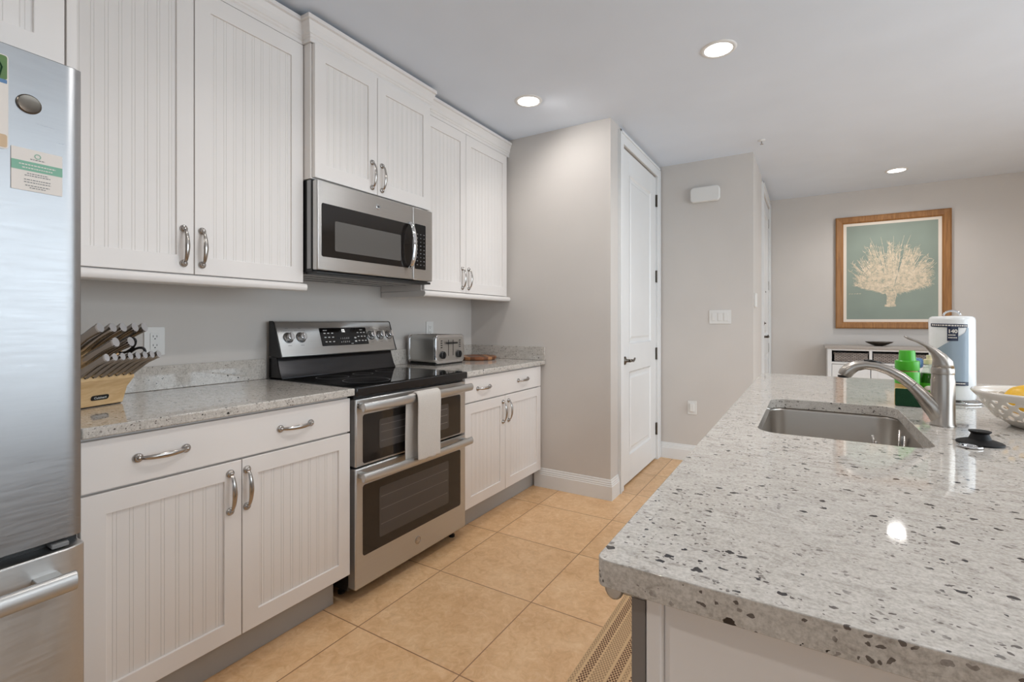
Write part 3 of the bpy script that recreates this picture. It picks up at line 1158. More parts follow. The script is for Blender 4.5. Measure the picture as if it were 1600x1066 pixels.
for y in (1.458, 1.528, 1.985, 2.055, 2.124):
    k = MB().lathe([(0.024, 0), (0.024, 0.004), (0.020, 0.007), (0.0185, 0.026), (0.016, 0.029), (0.001, 0.029)], (0, 0, 0), 28, 'x').box(0.026, 0.036, -0.0055, 0.0055, -0.018, 0.018)
    k.xf(FM(y, 0.54)).build('knob', 'chrome', fa, 0.001, 'auto')
    r_ = MB().lathe([(0.0245, 0.0), (0.027, 0.001), (0.0275, 0.0)], (0, 0, 0), 28, 'x', cap=False)
    r_.xf(FM(y, 0.54)).build('knob_ring', 'black', fa)
pts = rrect(1.642, 1.955, -0.050, 0.050, 0.004)
dp = MB().prism([(0.0, a-1.7985, b) for a, b in pts], (0.0015, 0, 0)).xf(FM(1.7985, 0.53)).build('display', 'blackglass', fa)
m = MB()


def mk(y, z, wd_, hh):
    m.box(0.0016, 0.0019, y-wd_/2, y+wd_/2, z-hh/2, z+hh/2)


for zz in (0.020, -0.003, -0.028):
    for yy in (-0.128, -0.105, -0.080, 0.092, 0.116, 0.138):
        mk(yy, zz, 0.012, 0.005)
for yy in (-0.132, -0.126, -0.119, -0.113, 0.113, 0.119, 0.126):
    mk(yy, 0.036, 0.005, 0.004)
mk(0.068, -0.010, 0.014, 0.008)
mk(0.068, -0.030, 0.014, 0.008)
mk(0.040, -0.043, 0.016, 0.003)
m.xf(FM(1.7985, 0.53)).build('touch_labels', 'mark', dp)
for i, row in enumerate(('12345', '67890')):
    tx = text_bm('  '.join(row), 0.0125).xf(FM(1.7985, 0.53) @ Matrix.Translation((0.0018, -0.005, -0.012-0.020*i)) @ FACE_X)
    tx.build('number_pad', 'mark', dp)
text_bm('12', 0.022, 0.0008).xf(FM(1.7985, 0.53) @ Matrix.Translation((0.0018, -0.006, 0.032)) @ FACE_X).build('clock', 'digits', dp)
m = MB()
for y in (1.458, 1.528, 1.985, 2.055, 2.124):
    for a in range(-3, 4):
        m.box(0.0002, 0.0006, y-1.7985+0.009*a-0.0018, y-1.7985+0.009*a+0.0018, 0.036, 0.039)
    m.box(0.0002, 0.0006, y-1.7985-0.008, y-1.7985+0.008, 0.048, 0.050).box(0.0002, 0.0006, y-1.7985-0.010, y-1.7985+0.010, -0.040, -0.038)
m.xf(FM(1.7985, 0.53)).build('knob_marks', 'grey', fa)

# towel over the upper oven handle
tw = thing('dish_towel', (0.71, 1.78, 0.5), 'off-white dish towel hung over the upper oven handle', 'towel')


def sheet(path, ys, thick, wob):
    """cloth strip: path of (x,z) swept along y with folds"""
    m = MB()
    grid = []
    L_ = len(path)
    for j, y in enumerate(ys):
        row = []
        for i, (x, z) in enumerate(path):
            f = i/(L_-1)
            row.append(m.bm.verts.new((x+wob*math.sin(j*0.9+f*2.5)*f, y+0.006*math.sin(f*5+1)*f, z+0.004*math.sin(j*1.7)*(f > 0.9))))
        grid.append(row)
    for a, b in zip(grid[:-1], grid[1:]):
        for i in range(L_-1):
            m.bm.faces.new([a[i], a[i+1], b[i+1], b[i]])
    return m


hx, hz_, hr = 0.7125, 0.836, 0.0235
arc = [(hx+0.0165*math.cos(a), hz_+hr*math.sin(a)) for a in [PI*(0.98-0.98*k/8) for k in range(9)]]
front = arc+[(hx+0.019, hz_-0.02-0.03*k) for k in range(10)]
o = sheet(front, [1.680+0.0165*k for k in range(11)], 0, 0.003).build('front_fold', 'towel', tw, 0, True)
sd = o.modifiers.new('thickness', 'SOLIDIFY')
sd.thickness, sd.offset = 0.009, 1.0
o.modifiers.new('subdivision', 'SUBSURF').render_levels = 2
back = [(hx+0.012*math.cos(a)-0.004, hz_+hr*0.9*math.sin(a)) for a in [PI*(0.2+0.8*k/5) for k in range(6)]]+[(hx-0.022, hz_-0.02-0.031*k) for k in range(10)]
o = sheet(back, [1.645+0.017*k for k in range(9)], 0, 0.003).build('back_fold', 'towel', tw, 0, True)
sd = o.modifiers.new('thickness', 'SOLIDIFY')
sd.thickness, sd.offset = 0.007, 0.0
o.modifiers.new('subdivision', 'SUBSURF').render_levels = 2

# ------------------------------------------------------------------ microwave
MY0, MY1, MZ0, MZ1, MX = 1.3605, 2.120, 1.408, 1.822, 0.442
mw = thing('microwave', (0.2, 1.74, MZ0), 'stainless over-the-range microwave with black window', 'microwave')
box(0.003, 0.405, MY0, MY1, MZ0+0.006, MZ1).build('case', 'black', mw, 0.002)
box(0.372, 0.398, MY0-0.0006, MY0, MZ0+0.02, MZ1-0.002).build('side_trim', 'steelv', mw)
YD = 1.962
d = box(0.407, MX, MY0, YD-0.0015, MZ0+0.012, MZ1-0.004).build('microwave_door', 'steel', mw, 0.006)
plate_x(MX-0.002, MX+0.0015, MY0+0.022, YD-0.004, 1.481, 1.718, 0.008).build('window', 'ovenglass', d, 0.0008)
plate_x(MX+0.0012, MX+0.0022, 1.452, 1.868, 1.512, 1.648, 0.008).build('inner_window', 'mwin', d)
b = MB().lathe([(0.014, 0), (0.014, 0.002), (0.012, 0.003), (0.0117, 0.002), (0.0005, 0.002)], (MX, 1.712, 1.766), 32, 'x').build('badge', 'chrome', d, 0, 'auto')
text_bm('GE', 0.0125, 0.0003).xf(Matrix.Translation((MX+0.0026, 1.712, 1.766)) @ FACE_X).build('badge_lettering', 'blackmet', b)
n = 12
pts = [(MX+0.012+0.036*(1-(2*k/n-1)**2)**0.6, 1.926, 1.478+0.246*k/n) for k in range(n+1)]
MB().tube(pts, 0.0125, 14, squash=[(0.62, 1.15)]*(n+1), up=(1, 0, 0)).build('handle', 'chrome', d, 0, True)
c = box(0.407, MX, YD+0.0005, MY1, MZ0+0.012, MZ1-0.004).build('control_side', 'steel', mw, 0.005)
kp = plate_x(MX-0.002, MX+0.0012, YD+0.014, 2.062, 1.481, 1.728, 0.006).build('keypad', 'blackglass', c)
m = MB()
for i in range(11):
    for j in range(3):
        if i < 2:
            continue
        z = 1.715-i*0.021
        y = YD+0.032+j*0.027
        wd_ = random.choice((0.006, 0.008, 0.010))
        m.box(MX+0.0013, MX+0.0016, y-wd_/2, y+wd_/2, z-0.0022, z+0.0022)
m.build('key_labels', 'grey', kp)
# underside: filters and dark front lip
box(0.355, 0.432, MY0+0.004, MY1-0.004, MZ0-0.004, MZ0+0.008).build('vent_lip', 'black', mw, 0.002)
for a, b_ in ((MY0+0.02, 1.72), (1.745, MY1-0.02)):
    f = box(0.03, 0.35, a, b_, MZ0-0.002, MZ0+0.005).build('grease_filter', 'kick', mw, 0.001)
    mm = MB()
    for xx in (0.06, 0.16, 0.26):
        mm.box(xx, xx+0.006, a+0.01, b_-0.01, MZ0-0.0035, MZ0-0.002)
    mm.build('filter_slots', 'black', f)


# ------------------------------------------------------------------ wall plates
def outlet(x, yc, zc, wd_, label, group=None):
    t = thing('wall_outlet', (x, yc, zc), label, 'outlet', group)
    plate_x(x+0.0005, x+0.006, yc-wd_/2, yc+wd_/2, zc-0.058, zc+0.058, 0.005).build('cover_plate', 'plastic', t, 0.0015)
    f = plate_x(x+0.006, x+0.0085, yc-0.0165, yc+0.0165, zc-0.034, zc+0.034, 0.003).build('receptacle', 'plastic', t, 0.0006)
    m = MB()
    for s_ in (-1, 1):
        z = zc+0.018*s_
        m.box(x+0.0086, x+0.009, yc-0.0075, yc-0.0055, z-0.002, z+0.006).box(x+0.0086, x+0.009, yc+0.0055, yc+0.0075, z-0.002, z+0.006)
        m.lathe([(0.0025, 0), (0.0025, 0.0005)], (x+0.0086, yc, z-0.008), 10, 'x')
    m.build('slots', 'black', f)
    return t


outlet(0, 0.921, 1.113, 0.074, 'white wall outlet above the backsplash beside the knife block')
outlet(0, 2.60, 1.135, 0.074, 'white wall outlet half hidden behind the toaster')
sp = thing('light_switch', (1.648, YB, 1.231), 'white triple rocker light switch plate on the grey wall', 'switch')
plate_y(1.566, 1.734, YB-0.006, YB-0.0005, 1.174, 1.288, 0.005).build('cover_plate', 'plastic', sp, 0.0015)
for k in (-1, 0, 1):
    plate_y(1.65+0.046*k-0.0165, 1.65+0.046*k+0.0165, YB-0.010, YB-0.006, 1.198, 1.264, 0.002).build('rocker', 'plastic', sp, 0.001)
lo = thing('wall_outlet', (1.433, YB, 0.46), 'white wall outlet low on the grey wall near the closet door', 'outlet')
plate_y(1.392, 1.466, YB-0.006, YB-0.0005, 0.40, 0.516, 0.005).build('cover_plate', 'plastic', lo, 0.0015)
plate_y(1.412, 1.447, YB-0.022, YB-0.006, 0.425, 0.495, 0.005).build('receptacle', 'plastic', lo, 0.003)
dc = thing('door_chime', (1.535, YB, 2.26), 'white rounded door chime box high on the grey wall', 'chime')
plate_y(1.42, 1.652, YB-0.045, YB-0.0005, 2.196, 2.322, 0.03).build('cover', 'plastic', dc, 0.008, seg=3)
ip = thing('wall_panel', (XE, 4.44, 1.364), 'slim white wall panel on the corner wall before the entry door', 'wall panel')
plate_x(XE+0.0005, XE+0.018, 4.40, 4.48, 1.31, 1.425, 0.008).build('panel_face', 'plastic', ip, 0.003)

# ------------------------------------------------------------------ picture on the far wall
PX0, PX1, PZ0, PZ1 = 2.522, 3.448, 1.120, 2.282
pc = thing('framed_print', ((PX0+PX1)/2, YF, PZ0), 'framed cream coral print on teal in a wooden frame', 'picture')
m = MB()
fwid = 0.068
rings = []
for q, dy in ((0, -0.001), (0, -0.030), (0.012, -0.036), (fwid-0.012, -0.030), (fwid, -0.018), (fwid, -0.001)):
    rings.append([m.bm.verts.new((a, YF+dy, b)) for a, b in ((PX0+q, PZ0+q), (PX1-q, PZ0+q), (PX1-q, PZ1-q), (PX0+q, PZ1-q))])
for r0, r1 in zip(rings, rings[1:]+rings[:1]):
    for k in range(4):
        m.bm.faces.new([r0[k], r0[(k+1) % 4], r1[(k+1) % 4], r1[k]])
m.build('frame', 'oak', pc)
box(PX0+fwid-0.004, PX1-fwid+0.004, YF-0.012, YF-0.004, PZ0+fwid-0.004, PZ1-fwid+0.004).build('mat_border', 'mat_board', pc)
q = fwid+0.028
pr = box(PX0+q, PX1-q, YF-0.013, YF-0.0121, PZ0+q, PZ1-q).build('print', 'teal', pc)
m = MB()
cx_, bz_ = 2.985, PZ0+0.235
rng = random.Random(3)


def stroke(pts, w0, w1):
    n_ = len(pts)
    L_, R_ = [], []
    for i, p in enumerate(pts):
        a_ = pts[max(0, i-1)]
        b_ = pts[min(n_-1, i+1)]
        dx, dz = b_[0]-a_[0], b_[1]-a_[1]
        l_ = math.hypot(dx, dz) or 1
        ww = (w0+(w1-w0)*i/(n_-1))/2
        yy = YF-0.0131-0.0004*rng.random()
        L_.append(m.bm.verts.new((p[0]-dz/l_*ww, yy, p[1]+dx/l_*ww)))
        R_.append(m.bm.verts.new((p[0]+dz/l_*ww, yy, p[1]-dx/l_*ww)))
    for i in range(n_-1):
        m.bm.faces.new([L_[i], L_[i+1], R_[i+1], R_[i]])


X0c, X1c, Z0c, Z1c = PX0+q+0.01, PX1-q-0.01, PZ0+q+0.01, PZ1-q-0.01


def clampP(x, z):
    return (min(max(x, X0c), X1c), min(max(z, Z0c), Z1c))


stroke([(cx_-0.005, bz_+0.005), (cx_+0.002, bz_+0.05), (cx_+0.008, bz_+0.10), (cx_+0.012, bz_+0.15)], 0.060, 0.085)
stroke([(cx_-0.048, bz_), (cx_-0.005, bz_-0.004), (cx_+0.042, bz_+0.004)], 0.022, 0.026)
for i in range(14):
    x_ = cx_+rng.uniform(-0.03, 0.03)
    stroke([(x_, bz_+rng.uniform(0, 0.03)), (x_+0.006, bz_+0.08), (x_+0.02*rng.uniform(-1, 1), bz_+0.14)], 0.008, 0.006)
SX, SZ = cx_+0.012, bz_+0.11
EX, EZ, EA, EB = cx_+0.012, bz_+0.345, 0.335, 0.30
for i in range(640):
    th = rng.uniform(0, 2*PI)
    rr_ = rng.uniform(0.25, 1.0)**0.6
    if i % 3 == 0:
        th = rng.choice((rng.uniform(-0.65, -0.1), PI+rng.uniform(0.1, 0.65)))
        rr_ = rng.uniform(0.7, 1.0)
    tx_ = EX+EA*rr_*math.cos(th)*(1+0.08*math.sin(th*7))
    tz_ = EZ+EB*rr_*math.sin(th)*(1+0.10*math.sin(th*9+1))
    tz_ = max(tz_, SZ+0.02+0.34*abs(tx_-SX)-0.02)
    c1x, c1z = SX+0.55*(tx_-SX), SZ+0.36*(tz_-SZ)+0.02
    f0 = rng.uniform(0.0, 0.55)
    pts = []
    for k in range(8):
        f = f0+(1-f0)*k/7
        x = (1-f)**2*SX+2*f*(1-f)*c1x+f*f*tx_+rng.uniform(-0.005, 0.005)
        z = (1-f)**2*SZ+2*f*(1-f)*c1z+f*f*tz_+rng.uniform(-0.005, 0.005)
        pts.append(clampP(x, z))
    stroke(pts, rng.uniform(0.006, 0.013), rng.uniform(0.0015, 0.004))
    for b in range(3):
        bx, bz2 = pts[rng.randint(3, 7)]
        aa = math.atan2(tx_-SX, tz_-SZ)+rng.uniform(-1.0, 1.0)
        l2 = rng.uniform(0.015, 0.05)
        stroke([clampP(bx, bz2), clampP(bx+math.sin(aa)*l2*0.5, bz2+math.cos(aa)*l2*0.5), clampP(bx+math.sin(aa+0.3)*l2, bz2+math.cos(aa+0.3)*l2)], rng.uniform(0.004, 0.008), 0.0012)
for (dx, a) in ((-0.10, -0.25), (-0.05, -0.1), (0.02, 0.0), (0.07, 0.12), (0.10, 0.2)):
    stroke([clampP(cx_+dx, bz_+0.50), clampP(cx_+dx*1.1+math.sin(a)*0.08, bz_+0.60), clampP(cx_+dx*1.2+math.sin(a)*0.2, bz_+0.70)], 0.006, 0.002)
for k in range(5):
    stroke([(PX0+q+0.02+0.022*k, PZ0+0.36), (PX0+q+0.035+0.022*k, PZ0+0.362)], 0.006, 0.005)
m.build('coral_motif', 'coral', pr)

# ------------------------------------------------------------------ console with wicker baskets
CX0, CX1, CY0, CY1 = 2.44, 3.455, 5.80, 6.155
cn = thing('console_cabinet', ((CX0+CX1)/2, (CY0+CY1)/2, 0), 'white console cabinet with open cubbies under the framed print', 'console')
box(CX0-0.025, CX1+0.025, CY0-0.025, CY1+0.003, 0.925, 0.950).build('console_top', 'taupe', cn, 0.003)
m = MB()
nb = 3
m.box(CX0, CX0+0.035, CY0, CY1, 0.06, 0.924).box(CX1-0.035, CX1, CY0, CY1, 0.06, 0.924).box(CX0+0.035, CX1-0.035, CY1-0.02, CY1, 0.06, 0.924)
m.box(CX0+0.035, CX1-0.035, CY0, CY1-0.02, 0.905, 0.924).box(CX0+0.035, CX1-0.035, CY0, CY1-0.02, 0.770, 0.792).box(CX0+0.035, CX1-0.035, CY0, CY1-0.02, 0.06, 0.09)
bw = (CX1-CX0-0.07)/nb
for k in range(1, nb):
    m.box(CX0+0.035+bw*k-0.012, CX0+0.035+bw*k+0.012, CY0, CY1-0.02, 0.792, 0.905)
m.build('console_frame', 'trim', cn, 0.002)
for k in range(nb):
    a, b = CX0+0.038+bw*k, CX0+0.032+bw*(k+1)
    d = MB()
    d.box(a, b, CY0-0.002, CY0+0.016, 0.094, 0.766)
    d = d.build('console_door', 'trim', cn, 0.002)
    box(a+0.05, b-0.05, CY0-0.004, CY0-0.002, 0.15, 0.71).build('door_panel', 'trim', d, 0.001)
for i_, (s_, e__) in enumerate(((0, 0), (CX1-0.06-CX0, 0), (0, CY1-CY0-0.06), (CX1-0.06-CX0, CY1-CY0-0.06))):
    box(CX0+s_, CX0+s_+0.06, CY0+e__, CY0+e__+0.06, 0, 0.06).build('foot', 'trim', cn)
for k, lb in enumerate(('grey wicker basket in the leftmost cubby of the console', 'grey wicker basket in the middle cubby of the console', 'grey wicker basket in the rightmost console cubby, behind the faucet')):
    a, b = CX0+0.035+bw*k+0.022, CX0+0.035+bw*(k+1)-0.022
    bk = thing('wicker_basket', ((a+b)/2, CY0+0.16, 0.793), lb, 'basket', 'wicker baskets in the console')
    m = MB()
    m.box(a, b, CY0+0.006, CY0+0.018, 0.793, 0.872).box(a, b, CY0+0.29, CY0+0.302, 0.793, 0.872).box(a, a+0.012, CY0+0.018, CY0+0.29, 0.793, 0.872).box(b-0.012, b, CY0+0.018, CY0+0.29, 0.793, 0.872)
    m.box(a, b, CY0+0.006, CY0+0.302, 0.793, 0.797)
    m.build('woven_body', 'wicker', bk)
    m = MB().tube([(a, CY0+0.010, 0.876), (b, CY0+0.010, 0.876), (b, CY0+0.298, 0.876), (a, CY0+0.298, 0.876), (a, CY0+0.010, 0.876)], 0.007, 8)
    m.build('rim', 'wicker', bk)
db = thing('decor_bowl', (2.87, 5.95, 0.951), 'small dark boat-shaped bowl on top of the console', 'bowl')
m = MB()
rg_ = []
for (r, z) in ((0.03, 0.951), (0.06, 0.962), (0.105, 0.985), (0.115, 0.994), (0.108, 0.992), (0.06, 0.970), (0.01, 0.962)):
    rg_.append((r, z))
m.lathe(rg_, (2.87, 5.95, 0), 32)
m.xf(Matrix.Translation((2.87, 5.95, 0)) @ Matrix.Diagonal((1.0, 0.6, 1, 1)) @ Matrix.Translation((-2.87, -5.95, 0)))
m.build('bowl_shell', 'bronze', db, 0, True)

# ------------------------------------------------------------------ island
IX0, IX1, IY0, IY1 = 2.056, 3.30, 0.540, 2.950
HX0, HX1, HY0, HY1 = 2.158, 2.515, 1.378, 2.000
hole = [(u, v) for u, v in rrect(HX0, HX1, HY0, HY1, 0.055, 8)][::-1]
outer = rrect(IX0, IX1, IY0, IY1, 0.014, 4)
o = slab('island_countertop', outer, 0.882, 0.914, 'large speckled granite island worktop with the sink cut-out', hole, 0.010)
ib = thing('island_cabinet', (2.6, 1.75, 0), 'white island base cabinet with a panelled near end', 'cabinet')
m = MB()
m.box(2.112, 2.132, 1.18, IY1-0.04, 0.11, 0.880)
m.box(2.132, 3.02, IY1-0.06, IY1-0.04, 0.0, 0.880).box(3.0, 3.02, 0.588, IY1-0.06, 0, 0.880)
m.box(2.20, 2.22, 0.60, IY1-0.06, 0.0, 0.11)
m.build('carcass', 'cab', ib, 0.001)
m = MB()
m.box(2.1105, 2.128, 0.560, 0.586, 0.0, 0.880).box(2.99, 3.02, 0.560, 0.586, 0.0, 0.880).box(2.128, 2.99, 0.572, 0.586, 0.0, 0.880)
m.build('end_panel', 'cab', ib, 0.002)
for a, b in ((1.185, 1.62), (1.624, 2.06), (2.064, 2.48), (2.484, 2.90)):
    d = box(2.092, 2.111, a, b, 0.12, 0.872).build('cabinet_door', 'cab', ib, 0.002)
    mm = MB().tube([(2.092, b-0.04, 0.70), (2.067, b-0.04, 0.69), (2.067, b-0.04, 0.60), (2.092, b-0.04, 0.59)], 0.005, 10)
    mm.build('pull_handle', 'pull', d, 0, True)
dw = thing('dishwasher', (2.3, 0.88, 0), 'stainless dishwasher built into the aisle side of the island', 'dishwasher')
box(2.112, 2.65, 0.590, 1.178, 0.09, 0.874).build('tub', 'grey', dw)
dd = box(2.091, 2.1095, 0.566, 1.176, 0.11, 0.868).build('dishwasher_door', 'steel', dw, 0.004)
box(2.0922, 2.1083, 0.5645, 0.5659, 0.112, 0.866).build('edge_reflection', 'edge', dd)  # dark reflection on the steel door side, painted as a grey strip
n = 10
pts = [(2.057-0.004*(1-(2*k/n-1)**2), 0.600+0.55*k/n, 0.850) for k in range(n+1)]
h = MB().tube(pts, 0.016, 16, squash=[(0.8, 1.0)]*(n+1), up=(1, 0, 0))
for y in (0.622, 1.128):
    h.box(2.055, 2.093, y-0.014, y+0.014, 0.840, 0.860)
h.build('handle', 'steel', dd, 0.003, 'auto')
box(2.14, 2.6, 0.60, 1.17, 0.0, 0.09).build('kick_plate', 'black', dw)

# sink basin
sk = thing('kitchen_sink', (2.337, 1.69, 0.70), 'undermount stainless single-bowl sink in the island', 'sink')
m = MB()
rings = []
for q, z in ((0.030, 0.8815), (-0.004, 0.8815), (-0.003, 0.872), (0.004, 0.74), (0.012, 0.712), (0.035, 0.697), (0.10, 0.694)):
    rr = max(0.02, 0.055-(q if q > 0 else q)*0.2)
    lp = rrect(HX0-(-q if q < 0 else 0)+(q if q > 0 else 0), HX1+(-q if q < 0 else 0)-(q if q > 0 else 0), HY0-(-q if q < 0 else 0)+(q if q > 0 else 0), HY1+(-q if q < 0 else 0)-(q if q > 0 else 0), rr, 8) if z < 0.8815 else rrect(HX0-abs(q), HX1+abs(q), HY0-abs(q), HY1+abs(q), 0.055+abs(q), 8)
    rings.append([m.bm.verts.new((a, b, z)) for a, b in lp])
for r0, r1 in zip(rings[:-1], rings[1:]):
    k_ = len(r0)
    for k in range(k_):
        m.bm.faces.new([r0[k], r0[(k+1) % k_], r1[(k+1) % k_], r1[k]])
m.bm.faces.new(rings[-1])
o = m.build('basin', 'sink', sk, 0, True)
MB().lathe([(0.045, 0.6945), (0.045, 0.697), (0.036, 0.698), (0.030, 0.692), (0.001, 0.691)], (2.337, 1.69, 0), 28, cap=False).build('drain', 'chrome', sk, 0, 'auto')

# wire sponge caddy on the sink's right wall
wc = thing('sink_caddy', (2.49, 1.80, 0.86), 'chrome wire caddy hanging inside the right wall of the sink', 'caddy')
for dy in (-0.045, 0.045):
    y = 1.80+dy
    MB().tube([(2.506, y, 0.868), (2.504, y, 0.79), (2.494, y, 0.782), (2.455, y, 0.785), (2.445, y, 0.80), (2.44, y, 0.845)], 0.0034, 8).build('wire', 'pull', wc, 0, True)
MB().tube([(2.445, 1.755, 0.805), (2.445, 1.845, 0.805)], 0.0028, 8).tube([(2.505, 1.755, 0.80), (2.505, 1.845, 0.80)], 0.0028, 8).build('cross_wire', 'chrome', wc, 0, True)
MB().lathe([(0.016, 0), (0.012, -0.006), (0.004, -0.008)], (2.510, 1.80, 0.845), 16, 'x').build('suction_cup', 'grey', wc, 0, True)

# faucet
FXc, FYc = 2.580, 1.712
fc = thing('faucet', (FXc, FYc, 0.914), 'brushed nickel pull-out faucet with an upswept lever', 'faucet')
MB().lathe([(0.0275, 0.9145), (0.0275, 0.918), (0.0255, 0.921), (0.0255, 1.035), (0.0245, 1.040), (0.0240, 1.052)], (FXc, FYc, 0), 36).build('column', 'nickel', fc, 0, 'auto')
MB().tube([(2.5765, FYc, 0.925), (2.570, FYc, 0.946), (2.5575, FYc, 0.966), (2.543, FYc, 0.985), (2.529, FYc, 1.002), (2.516, FYc, 1.0165)], [0.0205, 0.0235, 0.0235, 0.0190, 0.0155, 0.0142], 22).build('arm', 'nickel', fc, 0, 'auto')
MB().tube([(2.5155, FYc, 1.0172), (2.492, FYc, 1.039), (2.465, FYc, 1.056), (2.438, FYc, 1.066), (2.412, FYc, 1.069), (2.390, FYc, 1.065), (2.374, FYc, 1.055), (2.365, FYc, 1.044), (2.362, FYc, 1.036)],
          [0.0140, 0.0135, 0.0130, 0.0126, 0.0130, 0.0150, 0.0178, 0.0182, 0.0165], 22).build('spray_spout', 'nickel', fc, 0, 'auto')
MB().lathe([(0.0155, 1.0362), (0.0150, 1.0315), (0.012, 1.0300)], (2.3605, FYc, 0), 24).build('spray_face', 'black', fc, 0, 'auto')
MB().tube([(2.448, FYc, 1.0765), (2.425, FYc, 1.0815), (2.408, FYc, 1.0825)], [0.004, 0.006, 0.004], 10, squash=[(0.5, 1)]*3, up=(0, 0, 1)).build('spray_button', 'black', fc, 0, True)
MB().lathe([(0.0243, 1.0525), (0.0250, 1.056), (0.0248, 1.064), (0.0235, 1.070)], (FXc, FYc, 0), 36).build('cap_ring', 'nickel', fc, 0, 'auto')
MB().tube([(FXc+0.001, FYc, 1.066), (FXc-0.001, FYc, 1.082), (2.573, FYc, 1.097), (2.562, FYc, 1.113), (2.546, FYc, 1.128), (2.527, FYc, 1.139), (2.508, FYc, 1.147), (2.498, FYc, 1.153)],
          [0.0235, 0.0225, 0.0190, 0.0140, 0.0100, 0.0075, 0.0062, 0.0035], 20, squash=[(1, 1), (1, 1), (0.85, 1), (0.7, 1), (0.55, 1.05), (0.5, 1.1), (0.5, 1.1), (0.6, 1)]).build('lever_handle', 'nickel', fc, 0, True)

# disposal stopper and metal ring
st = thing('sink_stopper', (2.612, 1.502, 0.914), 'black rubber sink stopper with a waisted knob', 'stopper')
MB().lathe([(0.038, 0.9145), (0.042, 0.9162), (0.0415, 0.918), (0.032, 0.922), (0.020, 0.9255), (0.017, 0.933), (0.0155, 0.938), (0.0195, 0.9415), (0.0198, 0.944), (0.001, 0.945)], (2.606, 1.500, 0), 36).build('stopper_body', 'rubber', st, 0, 'auto')
sr = thing('strainer_ring', (2.586, 1.437, 0.914), 'small shiny metal ring lying in front of the black stopper', 'ring')
MB().lathe([(0.016, 0.9145), (0.021, 0.9148), (0.0225, 0.9165), (0.020, 0.9190), (0.014, 0.9185), (0.011, 0.9165), (0.011, 0.9145)], (2.578, 1.446, 0), 32, cap=False).build('metal_ring', 'chrome', sr, 0, True)

# bottles and sponges behind the faucet
gb = thing('dishwasher_detergent', (2.56, 2.085, 0.914), 'squat bottle with a stepped bright green cap behind the faucet', 'bottle')
MB().lathe([(0.030, 0.9145), (0.033, 0.918), (0.033, 1.010), (0.031, 1.022), (0.026, 1.030)], (2.556, 2.085, 0), 32).build('bottle_body', 'label', gb, 0, 'auto')
MB().lathe([(0.0335, 0.985), (0.0338, 0.990), (0.0338, 1.022), (0.0335, 1.026)], (2.556, 2.085, 0), 32, cap=False).build('shoulder', 'greencap', gb, 0, True)
MB().lathe([(0.032, 1.030), (0.033, 1.032), (0.033, 1.060), (0.031, 1.062), (0.0235, 1.062), (0.0215, 1.094), (0.0205, 1.096), (0.001, 1.096)], (2.556, 2.085, 0), 32).build('cap', 'greencap', gb, 0, 'auto')
sg = thing('scouring_sponge', (2.556, 2.03, 0.914), 'dark green scouring sponge standing on edge behind the faucet', 'sponge')
plate_y(2.518, 2.588, 2.030, 2.041, 0.9145, 0.972, 0.004).build('scouring_pad', 'sponge', sg, 0.002)
plate_y(2.518, 2.588, 2.0412, 2.050, 0.9145, 0.972, 0.004).build('foam', 'spongey', sg, 0.002)
ps = tag(plate_y(2.592, 2.634, 2.045, 2.066, 0.9145, 0.960, 0.005).build('pink_sponge', 'pink', None, 0.003), 'salmon pink sponge standing beside the dark green sponge', 'sponge')
sb = thing('dish_soap', (2.622, 2.125, 0.914), 'clear bottle of green dish soap with a cream cap', 'bottle')
MB().lathe([(0.028, 0.9145), (0.032, 0.918), (0.032, 0.985), (0.030, 1.005), (0.024, 1.020)], (2.622, 2.125, 0), 28).build('soap_fill', 'liquid', sb, 0, 'auto')
MB().lathe([(0.0245, 1.0202), (0.018, 1.034), (0.013, 1.046), (0.013, 1.050)], (2.622, 2.125, 0), 28).build('clear_neck', 'clear', sb, 0, 'auto')
MB().lathe([(0.0170, 1.0502), (0.0175, 1.062), (0.0165, 1.066), (0.010, 1.067), (0.010, 1.080), (0.001, 1.081)], (2.622, 2.125, 0), 24).build('cap', 'cream', sb, 0, 'auto')
MB().lathe([(0.0325, 0.945), (0.0327, 0.948), (0.0327, 0.985), (0.0325, 0.988)], (2.622, 2.125, 0), 28, cap=False).build('label_band', 'greencap', sb, 0, True)
MB().sphere((2.617, 2.0935, 0.972), 0.010, (1.5, 0.25, 0.8)).build('label_emblem', 'paper', sb, 0, True)
bb = thing('scrub_brush', (2.60, 2.20, 0.914), 'blue dish brush head poking up between the two bottles', 'brush')
MB().tube([(2.602, 2.20, 0.9145), (2.601, 2.20, 1.0), (2.600, 2.20, 1.03)], 0.006, 10).build('brush_handle', 'blue', bb, 0, True)
MB().lathe([(0.010, 1.03), (0.016, 1.036), (0.017, 1.055), (0.012, 1.064), (0.001, 1.066)], (2.600, 2.20, 0), 20).build('brush_head', 'blue', bb, 0, True)

# paper towel pack on a chrome stand
TX, TY, TR = 2.697, 2.228, 0.061
ps_ = thing('paper_towel_stand', (TX, TY, 0.914), 'chrome wire paper towel stand on the island', 'paper towel holder')
m = MB()
for k in range(3):
    a = math.radians(-75+120*k)
    m.tube([(TX, TY, 0.921), (TX+0.05*math.cos(a), TY+0.05*math.sin(a), 0.921), (TX+0.078*math.cos(a), TY+0.078*math.sin(a), 0.919)], [0.004, 0.004, 0.0045], 8)
m.lathe([(0.076, 0.9155), (0.080, 0.9185), (0.076, 0.922), (0.072, 0.9185), (0.076, 0.9155)], (TX, TY, 0), 40, cap=False)
m.build('wire_base', 'chrome', ps_, 0, True)
MB().tube([(TX, TY, 0.92), (TX, TY, 1.214)], 0.005, 10).build('post', 'chrome', ps_, 0, True)
lp = [(TX-0.022*math.cos(a), TY, 1.214+0.016*math.sin(a)) for a in [PI*k/10 for k in range(11)]]
